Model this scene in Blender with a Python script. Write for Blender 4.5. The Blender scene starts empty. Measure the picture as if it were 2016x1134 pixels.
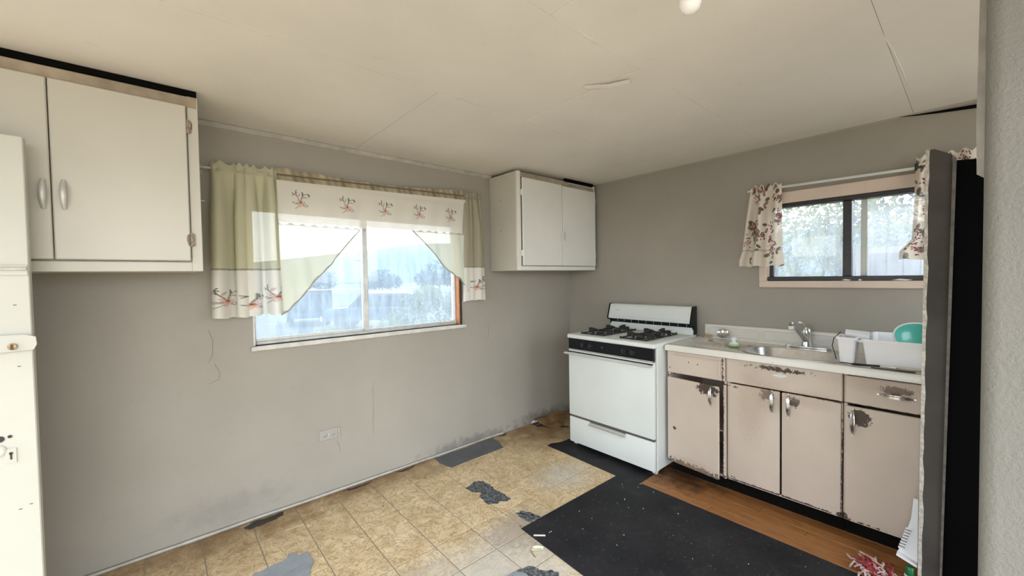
import bpy, bmesh, math, random
import numpy as np
from mathutils import Vector, Matrix, noise
random.seed(11)
sc = bpy.context.scene
COL = sc.collection
PI = math.pi
def rad(a): return math.radians(a)

# ------------------------------------------------------------------ camera
yaw, pitch, roll = rad(48.86), rad(-1.57), rad(-0.93)
f = Vector((math.cos(pitch)*math.cos(yaw), math.cos(pitch)*math.sin(yaw), math.sin(pitch)))
r = Vector((math.sin(yaw), -math.cos(yaw), 0)); u = r.cross(f)
r2 = math.cos(roll)*r + math.sin(roll)*u; u2 = -math.sin(roll)*r + math.cos(roll)*u
cd = bpy.data.cameras.new('camera'); cam = bpy.data.objects.new('camera', cd); COL.objects.link(cam)
M = Matrix((r2, u2, -f)).transposed().to_4x4(); M.translation = Vector((-3.2218, -2.7714, 1.4059))
cam.matrix_world = M
cd.sensor_width = 36.0; cd.lens = 791.8/2016*36; cd.clip_start = 0.02; cd.clip_end = 3000
sc.camera = cam

# ------------------------------------------------------------------ sky, exposure
SKY = 4.0
w = bpy.data.worlds.new('sky'); sc.world = w; w.use_nodes = True
nt = w.node_tree; nt.nodes.clear()
wo = nt.nodes.new('ShaderNodeOutputWorld'); bg = nt.nodes.new('ShaderNodeBackground')
tc = nt.nodes.new('ShaderNodeTexCoord'); sx = nt.nodes.new('ShaderNodeSeparateXYZ')
rp = nt.nodes.new('ShaderNodeValToRGB')
rp.color_ramp.elements[0].position = 0.0; rp.color_ramp.elements[0].color = (0.90, 0.955, 1.0, 1)
rp.color_ramp.elements[1].position = 0.7; rp.color_ramp.elements[1].color = (0.80, 0.89, 1.0, 1)
nt.links.new(tc.outputs['Generated'], sx.inputs[0]); nt.links.new(sx.outputs['Z'], rp.inputs[0])
nt.links.new(rp.outputs[0], bg.inputs[0]); bg.inputs[1].default_value = SKY
nt.links.new(bg.outputs[0], wo.inputs[0])
vs = sc.view_settings
vs.view_transform = 'Standard'; vs.look = 'None'; vs.gamma = 1.0; vs.use_curve_mapping = False
vs.exposure = 0.58
sc.display_settings.display_device = 'sRGB'
sc.cycles.max_bounces = 10; sc.cycles.diffuse_bounces = 7; sc.cycles.transparent_max_bounces = 16
sc.cycles.caustics_reflective = False; sc.cycles.caustics_refractive = False
sc.cycles.sample_clamp_indirect = 6.0

def portal(name, loc, direction, sx_, sy_):
    """sky-light portal in a window: guides sampling of the sky, gives off nothing itself"""
    l = bpy.data.lights.new(name, 'AREA'); l.shape = 'RECTANGLE'; l.size = sx_; l.size_y = sy_
    l.cycles.is_portal = True
    o = bpy.data.objects.new(name, l); COL.objects.link(o); o.location = loc
    o.rotation_euler = Vector(direction).to_track_quat('-Z', 'Z').to_euler()
    return o
portal('window_portal', (-2.1, 0.10, 1.43), (0, -1, 0), 1.42, 0.82)
portal('side_window_portal', (0.10, -2.26, 1.61), (-1, 0, 0), 0.86, 0.5)
portal('doorway_portal', (-4.50, -0.98, 0.99), (1, 0, 0), .83, 1.96)
portal('left_opening_portal', (-4.45, -2.98, 1.14), (1, 0, 0), 2.44, 2.28)  # left and rear walls are left out so sky light fills the room
portal('rear_opening_portal', (-3.15, -4.2, 1.14), (0, 1, 0), 2.6, 2.28)

# ------------------------------------------------------------------ materials
class NT:
    def __init__(s, name):
        s.m = bpy.data.materials.new(name); s.m.use_nodes = True; s.t = s.m.node_tree; s.t.nodes.clear()
        s.out = s.n('ShaderNodeOutputMaterial')
        s._pos = None
    def n(s, typ, **kw):
        nd = s.t.nodes.new(typ)
        for k, v in kw.items(): setattr(nd, k, v)
        return nd
    def l(s, a, b): s.t.links.new(a, b)
    def pos(s):
        if s._pos is None: s._pos = s.n('ShaderNodeNewGeometry').outputs['Position']
        return s._pos
    def put(s, inp, v):
        if hasattr(v, 'is_linked') or hasattr(v, 'links'): s.l(v, inp)
        else:
            if isinstance(v, (tuple, list)) and len(v) == 3 and inp.type == 'RGBA': v = (*v, 1)
            inp.default_value = v
    def noise(s, scale, detail=3, rough=.55, vec=None, dist=0.0):
        nd = s.n('ShaderNodeTexNoise'); nd.inputs['Scale'].default_value = scale; nd.inputs['Detail'].default_value = detail
        nd.inputs['Roughness'].default_value = rough; nd.inputs['Distortion'].default_value = dist
        s.l(vec if vec is not None else s.pos(), nd.inputs['Vector']); return nd.outputs['Fac']
    def ramp(s, fac, a, b, c0=0.0, c1=1.0):
        nd = s.n('ShaderNodeMapRange'); nd.inputs['From Min'].default_value = a; nd.inputs['From Max'].default_value = b
        nd.inputs['To Min'].default_value = c0; nd.inputs['To Max'].default_value = c1
        s.l(fac, nd.inputs['Value']); return nd.outputs[0]
    def mix(s, fac, a, b):
        nd = s.n('ShaderNodeMix', data_type='RGBA'); s.put(nd.inputs[0], fac); s.put(nd.inputs[6], a); s.put(nd.inputs[7], b)
        return nd.outputs[2]
    def math(s, op, a, b=0.0, c=None):
        nd = s.n('ShaderNodeMath', operation=op); s.put(nd.inputs[0], a); s.put(nd.inputs[1], b)
        if c is not None: s.put(nd.inputs[2], c)
        return nd.outputs[0]
    def scaled(s, sc3, loc=(0, 0, 0), rot=(0, 0, 0)):
        nd = s.n('ShaderNodeMapping'); nd.inputs['Scale'].default_value = sc3; nd.inputs['Location'].default_value = loc
        nd.inputs['Rotation'].default_value = rot
        s.l(s.pos(), nd.inputs['Vector']); return nd.outputs[0]
    def spot(s, c, rr, k=0.9, nscale=30, nfac=None):
        """soft-edged worn, dirty or painted-sheen patch of irregular outline: 1 inside"""
        a = s.n('ShaderNodeVectorMath', operation='SUBTRACT'); s.l(s.pos(), a.inputs[0]); a.inputs[1].default_value = c
        d = s.n('ShaderNodeVectorMath', operation='DIVIDE'); s.l(a.outputs[0], d.inputs[0]); d.inputs[1].default_value = rr
        ln = s.n('ShaderNodeVectorMath', operation='LENGTH'); s.l(d.outputs[0], ln.inputs[0])
        nf = nfac if nfac is not None else s.noise(nscale, 5, .65)
        v = s.math('ADD', ln.outputs['Value'], s.math('MULTIPLY', s.math('SUBTRACT', nf, .5), k*2))
        return v
    def bump(s, h, strength=.3, dist=.002):
        nd = s.n('ShaderNodeBump'); nd.inputs['Strength'].default_value = strength; nd.inputs['Distance'].default_value = dist
        s.l(h, nd.inputs['Height']); return nd.outputs[0]
    def bsdf(s, col, rough=.5, metal=0.0, normal=None, spec=None, **kw):
        b = s.n('ShaderNodeBsdfPrincipled'); s.put(b.inputs['Base Color'], col); s.put(b.inputs['Roughness'], rough)
        s.put(b.inputs['Metallic'], metal)
        if spec is not None: b.inputs['Specular IOR Level'].default_value = spec
        if normal is not None: s.l(normal, b.inputs['Normal'])
        for k, v in kw.items(): s.put(b.inputs[k], v)
        s.l(b.outputs[0], s.out.inputs[0]); return b

def simple(name, col, rough=.5, metal=0.0, var=.08, vs_=6, bump=0.0, bs=80, bd=.001, spec=None, **kw):
    t = NT(name)
    nf = t.noise(vs_, 4)
    lo = tuple(c*(1-var) for c in col); hi = tuple(min(1, c*(1+var)) for c in col)
    c = t.mix(t.ramp(nf, .3, .7), lo, hi)
    nb = t.bump(t.noise(bs, 3), bump, bd) if bump else None
    t.bsdf(c, rough, metal, nb, spec, **kw)
    return t.m

MT = {}
# painted plaster walls: taupe, slight orange peel
def wallmat(name, col, bscale=90, bstr=.35, bd=.0025, stains=()):
    t = NT(name)
    c = t.mix(t.ramp(t.noise(1.3, 4), .3, .7), tuple(x*.93 for x in col), tuple(x*1.06 for x in col))
    c = t.mix(t.ramp(t.noise(14, 4), .62, .75, 0, .25), c, tuple(x*.8 for x in col))
    for cc, rr, dk, amt in stains:
        v = t.spot(cc, rr, 1.1, 16); c = t.mix(t.ramp(v, 1.0, .2, 0, amt), c, dk)
    h = t.math('ADD', t.noise(bscale, 3, .6), t.math('MULTIPLY', t.noise(9, 3), 1.3))
    t.bsdf(c, .62, 0, t.bump(h, bstr, bd), .35)
    return t.m
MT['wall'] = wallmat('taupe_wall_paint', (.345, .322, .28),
    stains=[((-2.95, 0, .12), (.35, .2, .1), (.20, .20, .19), .35),
            ((-1.3, 0, .03), (.5, .2, .06), (.12, .115, .105), .6), ((-.4, 0, .03), (.5, .2, .08), (.09, .08, .07), .7)])
MT['panelling'] = wallmat('pale_wood_panelling', (.36, .32, .27))
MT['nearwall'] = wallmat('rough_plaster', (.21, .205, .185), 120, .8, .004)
MT['ceil'] = wallmat('ceiling_paint', (.69, .665, .62), 55, .18, .002)
MT['rustyhinge'] = simple('painted_rusty_hinge', (.30, .24, .18), .6, var=.6, vs_=120)
MT['trim'] = simple('greyish_trim_paint', (.42, .40, .36), .5, var=.15, vs_=20, bump=.2, bs=40)
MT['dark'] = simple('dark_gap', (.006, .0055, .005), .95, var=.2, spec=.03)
MT['subfloor'] = simple('dirty_subfloor', (.05, .045, .04), .9, var=.3)
# off white cabinet paint
def cabpaint(name, col, wear=(), rough=.42):
    t = NT(name)
    c = t.mix(t.ramp(t.noise(2.2, 4), .3, .7), tuple(x*.94 for x in col), tuple(min(1, x*1.03) for x in col))
    c = t.mix(t.ramp(t.noise(40, 5, .7), .68, .78, 0, .35), c, tuple(x*.72 for x in col))
    for cc, rr, dk in wear:
        v = t.spot(cc, rr, .6, 30); c = t.mix(t.ramp(v, 1.0, .8), c, dk)
    t.bsdf(c, rough, 0, t.bump(t.noise(28, 4), .12, .002), .4)
    return t.m
MT['cabwhite'] = cabpaint('off_white_cabinet_paint', (.55, .53, .465), [((-3.10, -.42, 2.12), (.012, .05, .03), (.16, .12, .08)), ((-3.115, -.42, 1.6), (.012, .05, .03), (.2, .16, .12))])
MT['cabgrey'] = cabpaint('cool_white_cabinet_paint', (.72, .72, .68))
MT['woodstain'] = simple('grimy_wood_rail', (.34, .28, .21), .6, var=.3, vs_=9)
MT['doorwhite'] = cabpaint('white_door_paint', (.56, .555, .495), rough=.5)
MT['pinkframe'] = simple('pinkish_cream_window_trim', (.66, .54, .45), .45, var=.06)
MT['chrome'] = simple('chrome', (.72, .72, .71), .16, 1.0, var=.05)
MT['brightbar'] = simple('bright_metal_bar', (.82, .82, .80), .3, .35, var=.04)
MT['steel'] = simple('stainless_steel', (.60, .60, .59), .28, 1.0, var=.08, vs_=30)
MT['brass'] = simple('old_brass', (.42, .26, .13), .4, .8, var=.2, vs_=60)
MT['whitesheet'] = simple('white_stove_enamel', (.68, .715, .69), .45, var=.03, vs_=3, spec=.18)
MT['stoveblack'] = simple('black_stove_glass', (.006, .007, .010), .3, var=.2, spec=.25)
MT['castiron'] = simple('black_cast_iron', (.012, .012, .012), .55, var=.2, bump=.3, bs=200)
MT['whiteplastic'] = simple('white_plastic', (.84, .85, .87), .35, var=.02)
MT['blackplastic'] = simple('black_plastic', (.015, .015, .016), .35, var=.1)
MT['grey_alu'] = simple('weathered_aluminium', (.56, .56, .53), .42, .35, var=.12, vs_=20)
MT['blackframe'] = simple('black_window_frame', (.016, .015, .014), .4, var=.3, vs_=30)
MT['orangewood'] = simple('orange_wood_jamb', (.55, .22, .09), .45, var=.18, vs_=15)
MT['sillwhite'] = simple('chipped_white_sill', (.62, .60, .55), .45, var=.15, vs_=18)
MT['darkcab'] = simple('charcoal_panel_paint', (.068, .062, .055), .6, var=.25, vs_=4, spec=.15)
MT['blackcab'] = simple('black_panel', (.003, .003, .0035), .8, var=.1, spec=.04)
MT['rawedge'] = simple('worn_pale_edge', (.55, .52, .46), .7, var=.35, vs_=60)
MT['ridge'] = simple('dusty_ridge', (.12, .11, .095), .6, var=.35, vs_=40)
MT['enamel'] = None
def sinkmat():
    t = NT('stained_sink_enamel')
    col = (.74, .72, .66)
    c = t.mix(t.ramp(t.noise(5, 4), .35, .7), tuple(x*.93 for x in col), col)
    v = t.spot((-.30, -1.80, .915), (.18, .22, .05), 1.1, 26); c = t.mix(t.ramp(v, 1.0, .45, 0, .85), c, (.32, .20, .10))
    v = t.spot((-.32, -1.62, .915), (.14, .2, .03), .8, 60); c = t.mix(t.ramp(v, .8, .4, 0, .8), c, (.42, .30, .17))
    v = t.spot((-.02, -1.42, .92), (.06, .06, .03), .6, 30); c = t.mix(t.ramp(v, 1.0, .5, 0, .8), c, (.40, .27, .14))
    c = t.mix(t.ramp(t.noise(75, 3), .70, .74, 0, .8), c, (.25, .19, .12))
    t.bsdf(c, .25, 0, t.bump(t.noise(12, 3), .08, .002), .5)
    return t.m
MT['enamel'] = sinkmat()
def pinkpaint():
    t = NT('worn_pink_beige_enamel')
    col = (.59, .50, .42)
    c = t.mix(t.ramp(t.noise(3, 4), .3, .7), tuple(x*.93 for x in col), tuple(x*1.04 for x in col))
    n1 = t.noise(55, 6, .7); n2 = t.noise(120, 4, .7)
    dark = (.085, .062, .05)
    spots = [((-.57, -1.655, .665), (.1, .075, .045), .75), ((-.57, -1.985, .69), (.1, .038, .035), .8), ((-.57, -2.115, .675), (.1, .03, .03), .7),
             ((-.57, -2.40, .655), (.1, .047, .042), .55), ((-.57, -2.535, .822), (.1, .055, .022), .7),
             ((-.57, -2.04, .846), (.1, .12, .012), 1.5),
             ((-.57, -1.735, .45), (.1, .006, .5), 1.1), ((-.57, -1.36, .5), (.1, .007, .5), 1.0), ((-.57, -1.55, .70), (.1, .25, .008), 1.1),
             ((-.57, -2.0, .115), (.1, .4, .006), 1.2), ((-.57, -2.33, .3), (.1, .004, .3), 1.1), ((-.57, -1.55, .11), (.1, .25, .02), 1.25),
             ((-.57, -2.335, .115), (.1, .03, .02), 1.0), ((-.57, -1.42, .34), (.1, .012, .012), .4), ((-.57, -2.45, .72), (.1, .3, .006), 1.2)]
    for i, (cc, rr, k) in enumerate(spots):
        v = t.spot(cc, rr, k*1.9, nfac=n1); c = t.mix(t.ramp(v, 1.0, .88), c, dark)
    # brownish scuffing around the chips and along the top of the fronts
    for cc, rr in [((-.57, -2.0, .69), (.1, .12, .1)), ((-.57, -2.48, .84), (.1, .25, .06)), ((-.57, -2.2, .70), (.1, .16, .06)), ((-.57, -1.55, .12), (.1, .2, .06)), ((-.57, -1.9, .62), (.1, .1, .3))]:
        v = t.spot(cc, rr, .7, nfac=n2); c = t.mix(t.ramp(v, 1.0, .4, 0, .40), c, (.40, .29, .21))
    c = t.mix(t.ramp(n2, .735, .75), c, (.16, .10, .07))
    t.bsdf(c, .5, 0, t.bump(n1, .1, .001), .2)
    return t.m
MT['pink'] = pinkpaint()
def tilemat():
    t = NT('yellowed_marbled_vinyl_tile')
    oi = t.n('ShaderNodeObjectInfo').outputs['Random']
    vec = t.n('ShaderNodeVectorMath', operation='ADD'); t.l(t.pos(), vec.inputs[0])
    cb = t.n('ShaderNodeCombineXYZ'); t.l(t.math('MULTIPLY', oi, 37.0), cb.inputs[0]); t.l(t.math('MULTIPLY', oi, 91.0), cb.inputs[1]); t.l(cb.outputs[0], vec.inputs[1])
    base = t.mix(t.ramp(t.noise(6, 5, .6, vec.outputs[0], 1.2), .3, .7), (.58, .425, .225), (.88, .72, .47))
    base = t.mix(t.math('MULTIPLY', oi, .25), base, (.72, .56, .34))
    vein = t.math('ABSOLUTE', t.math('SUBTRACT', t.noise(9, 6, .68, vec.outputs[0], 2.0), .5))
    base = t.mix(t.ramp(vein, .030, .0, 0, .8), base, (.26, .15, .065))
    vein2 = t.math('ABSOLUTE', t.math('SUBTRACT', t.noise(22, 5, .7, vec.outputs[0], 1.5), .5))
    base = t.mix(t.ramp(vein2, .035, .0, 0, .4), base, (.33, .22, .12))
    # years of grime along the window wall and in the stove corner
    n3 = t.noise(7, 5, .65)
    for cc, rr, amt in [((-2.2, .05, 0), (1.8, .32, 1), .85), ((-.55, -.2, 0), (.62, .42, 1), .85), ((-3.1, -.1, 0), (.6, .5, 1), .4)]:
        v = t.spot(cc, rr, .8, nfac=n3); base = t.mix(t.ramp(v, 1.1, .2, 0, amt), base, (.20, .105, .035))
    # pale wear, with grey-white sky sheen painted into the nearer zone
    for cc, rr, amt in [((-1.13, -.88, 0), (.26, .2, 1), .6), ((-2.1, -1.35, 0), (.75, .40, 1), .7)]:
        v = t.spot(cc, rr, .7, nfac=n3); base = t.mix(t.ramp(v, 1.1, .3, 0, amt), base, (.60, .585, .55))
    v = t.spot((-1.75, -1.12, 0), (.35, .25, 1), 1.0, nfac=t.noise(38, 5, .7)); base = t.mix(t.ramp(v, .75, .4, 0, .55), base, (.30, .25, .22))
    base = t.mix(t.ramp(t.noise(90, 4, .7), .71, .735, 0, .8), base, (.16, .12, .09))
    t.bsdf(base, t.ramp(t.noise(12, 4), .3, .7, .34, .5), 0, t.bump(t.noise(34, 4, .6, vec.outputs[0]), .22, .002), .45)
    return t.m
MT['tile'] = tilemat()
def groutmat():
    t = NT('dirty_tile_joint'); t.bsdf(t.mix(t.noise(20), (.34, .285, .21), (.46, .39, .30)), .8); return t.m
MT['grout'] = groutmat()
def matmat():
    t = NT('black_worn_mat')
    c = t.mix(t.ramp(t.noise(3, 5, .6), .35, .7), (.010, .010, .0125), (.024, .024, .027))
    c = t.mix(t.ramp(t.noise(60, 6, .75), .58, .70, 0, .45), c, (.12, .12, .12)); c = t.mix(t.ramp(t.noise(7, 5, .7), .55, .75, 0, .35), c, (.07, .07, .072))
    vo = t.n('ShaderNodeTexVoronoi'); vo.inputs['Scale'].default_value = 24; t.l(t.pos(), vo.inputs['Vector'])
    sp = t.math('MULTIPLY', t.ramp(vo.outputs['Distance'], .06, .03, 0, .6), t.ramp(vo.outputs['Color'], .72, .76)); c = t.mix(sp, c, (.20, .195, .185))
    t.bsdf(c, .65, 0, t.bump(t.noise(160, 3), .35, .0015), .25)
    return t.m
MT['mat'] = matmat()
def patchmat(name, lo, hi, scale=55):
    t = NT(name)
    h = t.noise(scale, 6, .75)
    t.bsdf(t.mix(t.ramp(h, .42, .6), lo, hi), .7, 0, t.bump(h, .8, .004)); return t.m
MT['felt'] = patchmat('exposed_grey_backing', (.022, .026, .03), (.20, .215, .225))
MT['tape'] = simple('grey_duct_tape', (.30, .335, .37), .38, .1, var=.12, vs_=18, bump=.35, bs=45, bd=.002)
MT['walltape'] = simple('dark_grey_tape', (.105, .115, .125), .42, .05, var=.2, vs_=9, bump=.3, bs=30, bd=.002)
def woodmat():
    t = NT('worn_orange_wood')
    oi = t.n('ShaderNodeObjectInfo').outputs['Random']
    vec = t.scaled((9, 1.2, 9))
    g = t.noise(5, 6, .65, vec, 1.0); g2 = t.noise(26, 4, .6, t.scaled((14, .8, 9)))
    c = t.mix(t.ramp(g, .3, .7), (.20, .075, .022), (.44, .21, .075))
    c = t.mix(t.ramp(g2, .5, .75, 0, .5), c, (.55, .32, .15))
    c = t.mix(t.math('MULTIPLY', oi, .45), c, (.26, .10, .03))
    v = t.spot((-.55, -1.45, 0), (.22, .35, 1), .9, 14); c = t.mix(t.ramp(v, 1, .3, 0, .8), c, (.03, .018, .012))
    t.bsdf(c, .42, 0, t.bump(g2, .12, .001), .4); return t.m
MT['plank'] = woodmat()
def glassmat(name, dust, tint=(.86, .93, 1.0)):
    t = NT(name)
    tr = t.n('ShaderNodeBsdfTransparent'); tl = t.n('ShaderNodeBsdfTranslucent'); gl = t.n('ShaderNodeBsdfGlossy')
    tl.inputs[0].default_value = (*tint, 1); gl.inputs['Roughness'].default_value = .03
    streak = t.ramp(t.noise(9, 5, .7, t.scaled((3, 3, .5))), .3, .75, dust*.65, dust*1.35)
    m1 = t.n('ShaderNodeMixShader'); t.l(streak, m1.inputs[0]); t.l(tr.outputs[0], m1.inputs[1]); t.l(tl.outputs[0], m1.inputs[2])
    fr = t.n('ShaderNodeFresnel'); fr.inputs[0].default_value = 1.45
    m2 = t.n('ShaderNodeMixShader'); t.l(t.math('MULTIPLY', fr.outputs[0], .6), m2.inputs[0]); t.l(m1.outputs[0], m2.inputs[1]); t.l(gl.outputs[0], m2.inputs[2])
    t.l(m2.outputs[0], t.out.inputs[0]); return t.m
MT['glass'] = glassmat('dusty_window_glass', .17, (.72, .87, 1.0))
MT['glassB'] = glassmat('dusty_side_window_glass', .17, (.86, .94, 1.0))
def clothmat(name, trans=.6):
    t = NT(name)
    a = t.n('ShaderNodeAttribute'); a.attribute_name = 'print'
    tr = t.n('ShaderNodeBsdfTransparent'); tl = t.n('ShaderNodeBsdfTranslucent'); df = t.n('ShaderNodeBsdfDiffuse')
    t.l(a.outputs['Color'], tl.inputs[0]); t.l(a.outputs['Color'], df.inputs[0])
    nb = t.bump(t.noise(120, 2), .2, .001); t.l(nb, df.inputs['Normal'])
    m1 = t.n('ShaderNodeMixShader'); m1.inputs[0].default_value = trans; t.l(df.outputs[0], m1.inputs[1]); t.l(tl.outputs[0], m1.inputs[2])
    m2 = t.n('ShaderNodeMixShader'); t.l(a.outputs['Alpha'], m2.inputs[0]); t.l(tr.outputs[0], m2.inputs[1]); t.l(m1.outputs[0], m2.inputs[2])
    t.l(m2.outputs[0], t.out.inputs[0]); return t.m
MT['cloth'] = clothmat('sheer_curtain_fabric', .22)
def leafmat(name, a, b, tr=.45):
    t = NT(name)
    c = t.mix(t.ramp(t.noise(3.0, 3), .3, .7), a, b)
    tl = t.n('ShaderNodeBsdfTranslucent'); df = t.n('ShaderNodeBsdfDiffuse'); t.l(c, tl.inputs[0]); t.l(c, df.inputs[0])
    m = t.n('ShaderNodeMixShader'); m.inputs[0].default_value = tr; t.l(df.outputs[0], m.inputs[1]); t.l(tl.outputs[0], m.inputs[2])
    t.l(m.outputs[0], t.out.inputs[0]); return t.m
MT['leaf'] = leafmat('pale_green_leaves', (.06, .085, .03), (.15, .165, .05))
MT['leafblue'] = leafmat('cool_green_leaves', (.022, .046, .06), (.05, .08, .085))
MT['grass'] = leafmat('tall_grass', (.015, .028, .036), (.04, .055, .05))
MT['ground'] = simple('yard_ground', (.022, .029, .032), .9, var=.3, vs_=1.5)
MT['hill'] = simple('hazy_blue_hill', (.022, .050, .088), .95, var=.25, vs_=.01)  # blue of the distance haze is mixed into the hill colour
MT['road'] = simple('pale_road', (.09, .09, .09), .9, var=.1, vs_=.3)
MT['carblue'] = simple('blue_grey_car_paint', (.014, .028, .046), .4, var=.05)
MT['carglass'] = simple('car_glass', (.008, .016, .026), .25, var=.05)
MT['tyre'] = simple('tyre_rubber', (.02, .02, .02), .8)
MT['pole'] = simple('weathered_pole', (.02, .023, .028), .9, var=.2)
MT['fence'] = simple('grey_fence_boards', (.075, .072, .072), .85, var=.2, vs_=8)
MT['bark'] = simple('bark', (.06, .05, .045), .9, var=.3)
MT['bulb'] = simple('white_bulb_glass', (.88, .88, .87), .15, var=.0)
MT['porcelain'] = simple('porcelain', (.75, .74, .70), .25, var=.03)
MT['greenglass'] = simple('pale_green_glass', (.38, .55, .36), .12, var=.05)
MT['clearplastic'] = simple('frosted_plastic', (.72, .74, .74), .3, var=.04)
MT['teal'] = simple('teal_dish', (.10, .42, .34), .2, var=.1)
MT['beige'] = simple('beige_plastic', (.60, .55, .45), .4, var=.06)
MT['green'] = simple('green_plastic', (.01, .14, .05), .35, var=.1)
MT['rag'] = simple('red_white_rag', (.55, .42, .40), .9, var=.1)
MT['ragred'] = simple('red_yarn', (.30, .03, .035), .9, var=.2)
MT['debris'] = simple('pale_scrap', (.72, .70, .62), .7, var=.1)
MT['leafscrap'] = simple('dry_leaf_scrap', (.62, .62, .44), .7, var=.2)
MT['vinylbrown'] = simple('torn_brown_vinyl', (.24, .135, .055), .6, var=.35, vs_=12, bump=.4, bs=18, bd=.005)
MT['outlet'] = simple('painted_over_outlet', (.36, .345, .315), .45, var=.08)
MT['bounceground'] = simple('pale_bounce_ground', (.64, .53, .40), .9, var=.1)  # warm pale tone chosen for the light it bounces indoors
MT['crackline'] = simple('fine_wall_crack', (.17, .16, .14), .9)
MT['hairline'] = simple('wall_crack_shadow', (.09, .085, .08), .9)

# ------------------------------------------------------------------ mesh helpers
class MB:
    def __init__(s): s.bm = bmesh.new()
    def box(s, x0, y0, z0, x1, y1, z1, b=0.0, rot=None, pivot=None, seg=1):
        bm2 = bmesh.new(); bmesh.ops.create_cube(bm2, size=1.0)
        c = Vector(((x0+x1)/2, (y0+y1)/2, (z0+z1)/2)); d = Vector((abs(x1-x0), abs(y1-y0), abs(z1-z0)))
        for v in bm2.verts: v.co = Vector((v.co.x*d.x, v.co.y*d.y, v.co.z*d.z)) + c
        if b > 0: bmesh.ops.bevel(bm2, geom=list(bm2.edges), offset=min(b, .45*min(d)), segments=seg, affect='EDGES', profile=.5)
        if rot is not None:
            p = Vector(pivot) if pivot is not None else c
            for v in bm2.verts: v.co = rot @ (v.co-p) + p
        s.merge(bm2); return s
    def merge(s, bm2):
        me = bpy.data.meshes.new('tmp'); bm2.to_mesh(me); bm2.free(); s.bm.from_mesh(me); bpy.data.meshes.remove(me)
    def poly(s, vs, fs):
        bv = [s.bm.verts.new(v) for v in vs]
        for q in fs:
            try: s.bm.faces.new([bv[i] for i in q])
            except ValueError: pass
        return s
    def prism(s, pts, ext, ):
        """closed outline of 3D points pushed along ext"""
        n = len(pts); e = Vector(ext); P = [Vector(p) for p in pts]; Q = [p+e for p in P]
        fs = [tuple(range(n-1, -1, -1)), tuple(range(n, 2*n))] + [(i, (i+1) % n, n+(i+1) % n, n+i) for i in range(n)]
        return s.poly(P+Q, fs)
    def tube(s, pts, rr, n=8, caps=True, squash=None):
        P = [Vector(p) for p in pts]; R = rr if isinstance(rr, (list, tuple)) else [rr]*len(P)
        rings = []; prev = None
        for i, p in enumerate(P):
            t = (P[min(i+1, len(P)-1)] - P[max(i-1, 0)]).normalized()
            if prev is None:
                a = Vector((0, 0, 1)) if abs(t.z) < .9 else Vector((1, 0, 0)); x = t.cross(a).normalized()
            else:
                x = (prev - t*prev.dot(t)).normalized()
            prev = x; y = t.cross(x)
            sq = squash if squash else (1, 1)
            rings.append([p + (x*math.cos(2*PI*k/n)*sq[0] + y*math.sin(2*PI*k/n)*sq[1])*R[i] for k in range(n)])
        vs = [v for g in rings for v in g]; fs = []
        for i in range(len(P)-1):
            for k in range(n): fs.append((i*n+k, i*n+(k+1) % n, (i+1)*n+(k+1) % n, (i+1)*n+k))
        if caps: fs += [tuple(range(n-1, -1, -1)), tuple(range((len(P)-1)*n, len(P)*n))]
        return s.poly(vs, fs)
    def lathe(s, prof, c, n=20, axis=(0, 0, 1), scale=(1, 1), caps=True):
        q = Vector((0, 0, 1)).rotation_difference(Vector(axis)); c = Vector(c); vs = []; fs = []
        for (rr, h) in prof:
            for k in range(n):
                a = 2*PI*k/n; vs.append(q @ Vector((rr*math.cos(a)*scale[0], rr*math.sin(a)*scale[1], h)) + c)
        m = len(prof)
        for i in range(m-1):
            for k in range(n): fs.append((i*n+k, i*n+(k+1) % n, (i+1)*n+(k+1) % n, (i+1)*n+k))
        if caps and prof[0][0] > 1e-6: fs.append(tuple(range(n-1, -1, -1)))
        if caps and prof[-1][0] > 1e-6: fs.append(tuple(range((m-1)*n, m*n)))
        s.poly(vs, fs)
        if prof[0][0] <= 1e-6 or prof[-1][0] <= 1e-6: bmesh.ops.remove_doubles(s.bm, verts=s.bm.verts, dist=1e-6)
        return s
    def grid(s, nu, nv, fn):
        vs = [fn(i/nu, j/nv) for j in range(nv+1) for i in range(nu+1)]
        fs = [(j*(nu+1)+i, j*(nu+1)+i+1, (j+1)*(nu+1)+i+1, (j+1)*(nu+1)+i) for j in range(nv) for i in range(nu)]
        return s.poly(vs, fs)
    def build(s, name, mat, parent=None, smooth=None, normals=True):
        if normals: bmesh.ops.recalc_face_normals(s.bm, faces=s.bm.faces)
        me = bpy.data.meshes.new(name); s.bm.to_mesh(me); s.bm.free()
        return link(name, me, mat, parent, smooth)

def link(name, me, mat, parent=None, smooth=None):
    me.materials.append(MT[mat] if isinstance(mat, str) else mat)
    if smooth is not None:
        me.polygons.foreach_set('use_smooth', [True]*len(me.polygons))
        me.set_sharp_from_angle(angle=rad(smooth))
    o = bpy.data.objects.new(name, me); COL.objects.link(o)
    if parent is not None:
        o.parent = parent
        if parent.parent is None: o.location = -parent.location     # part meshes hold world coordinates
    return o
def thing(name, label, cat, loc=(0, 0, 0), group=None):
    o = bpy.data.objects.new(name, None); COL.objects.link(o); o.location = loc; o.empty_display_size = .05
    o['label'] = label; o['category'] = cat
    if group: o['group'] = group
    return o
def tag(o, label, cat, group=None):
    o['label'] = label; o['category'] = cat
    if group: o['group'] = group
    # origin to the base of the thing
    me = o.data; co = np.empty(len(me.vertices)*3); me.vertices.foreach_get('co', co); co = co.reshape(-1, 3)
    b = np.array([(co[:, 0].min()+co[:, 0].max())/2, (co[:, 1].min()+co[:, 1].max())/2, co[:, 2].min()])
    me.vertices.foreach_set('co', (co-b).ravel()); me.update(); o.location = Vector(b) + o.location
    return o
def struct(o, label=None):
    o['kind'] = 'structure'
    if label: o['label'] = label
    return o
def part_label(o, label): o['label'] = label; return o
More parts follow.
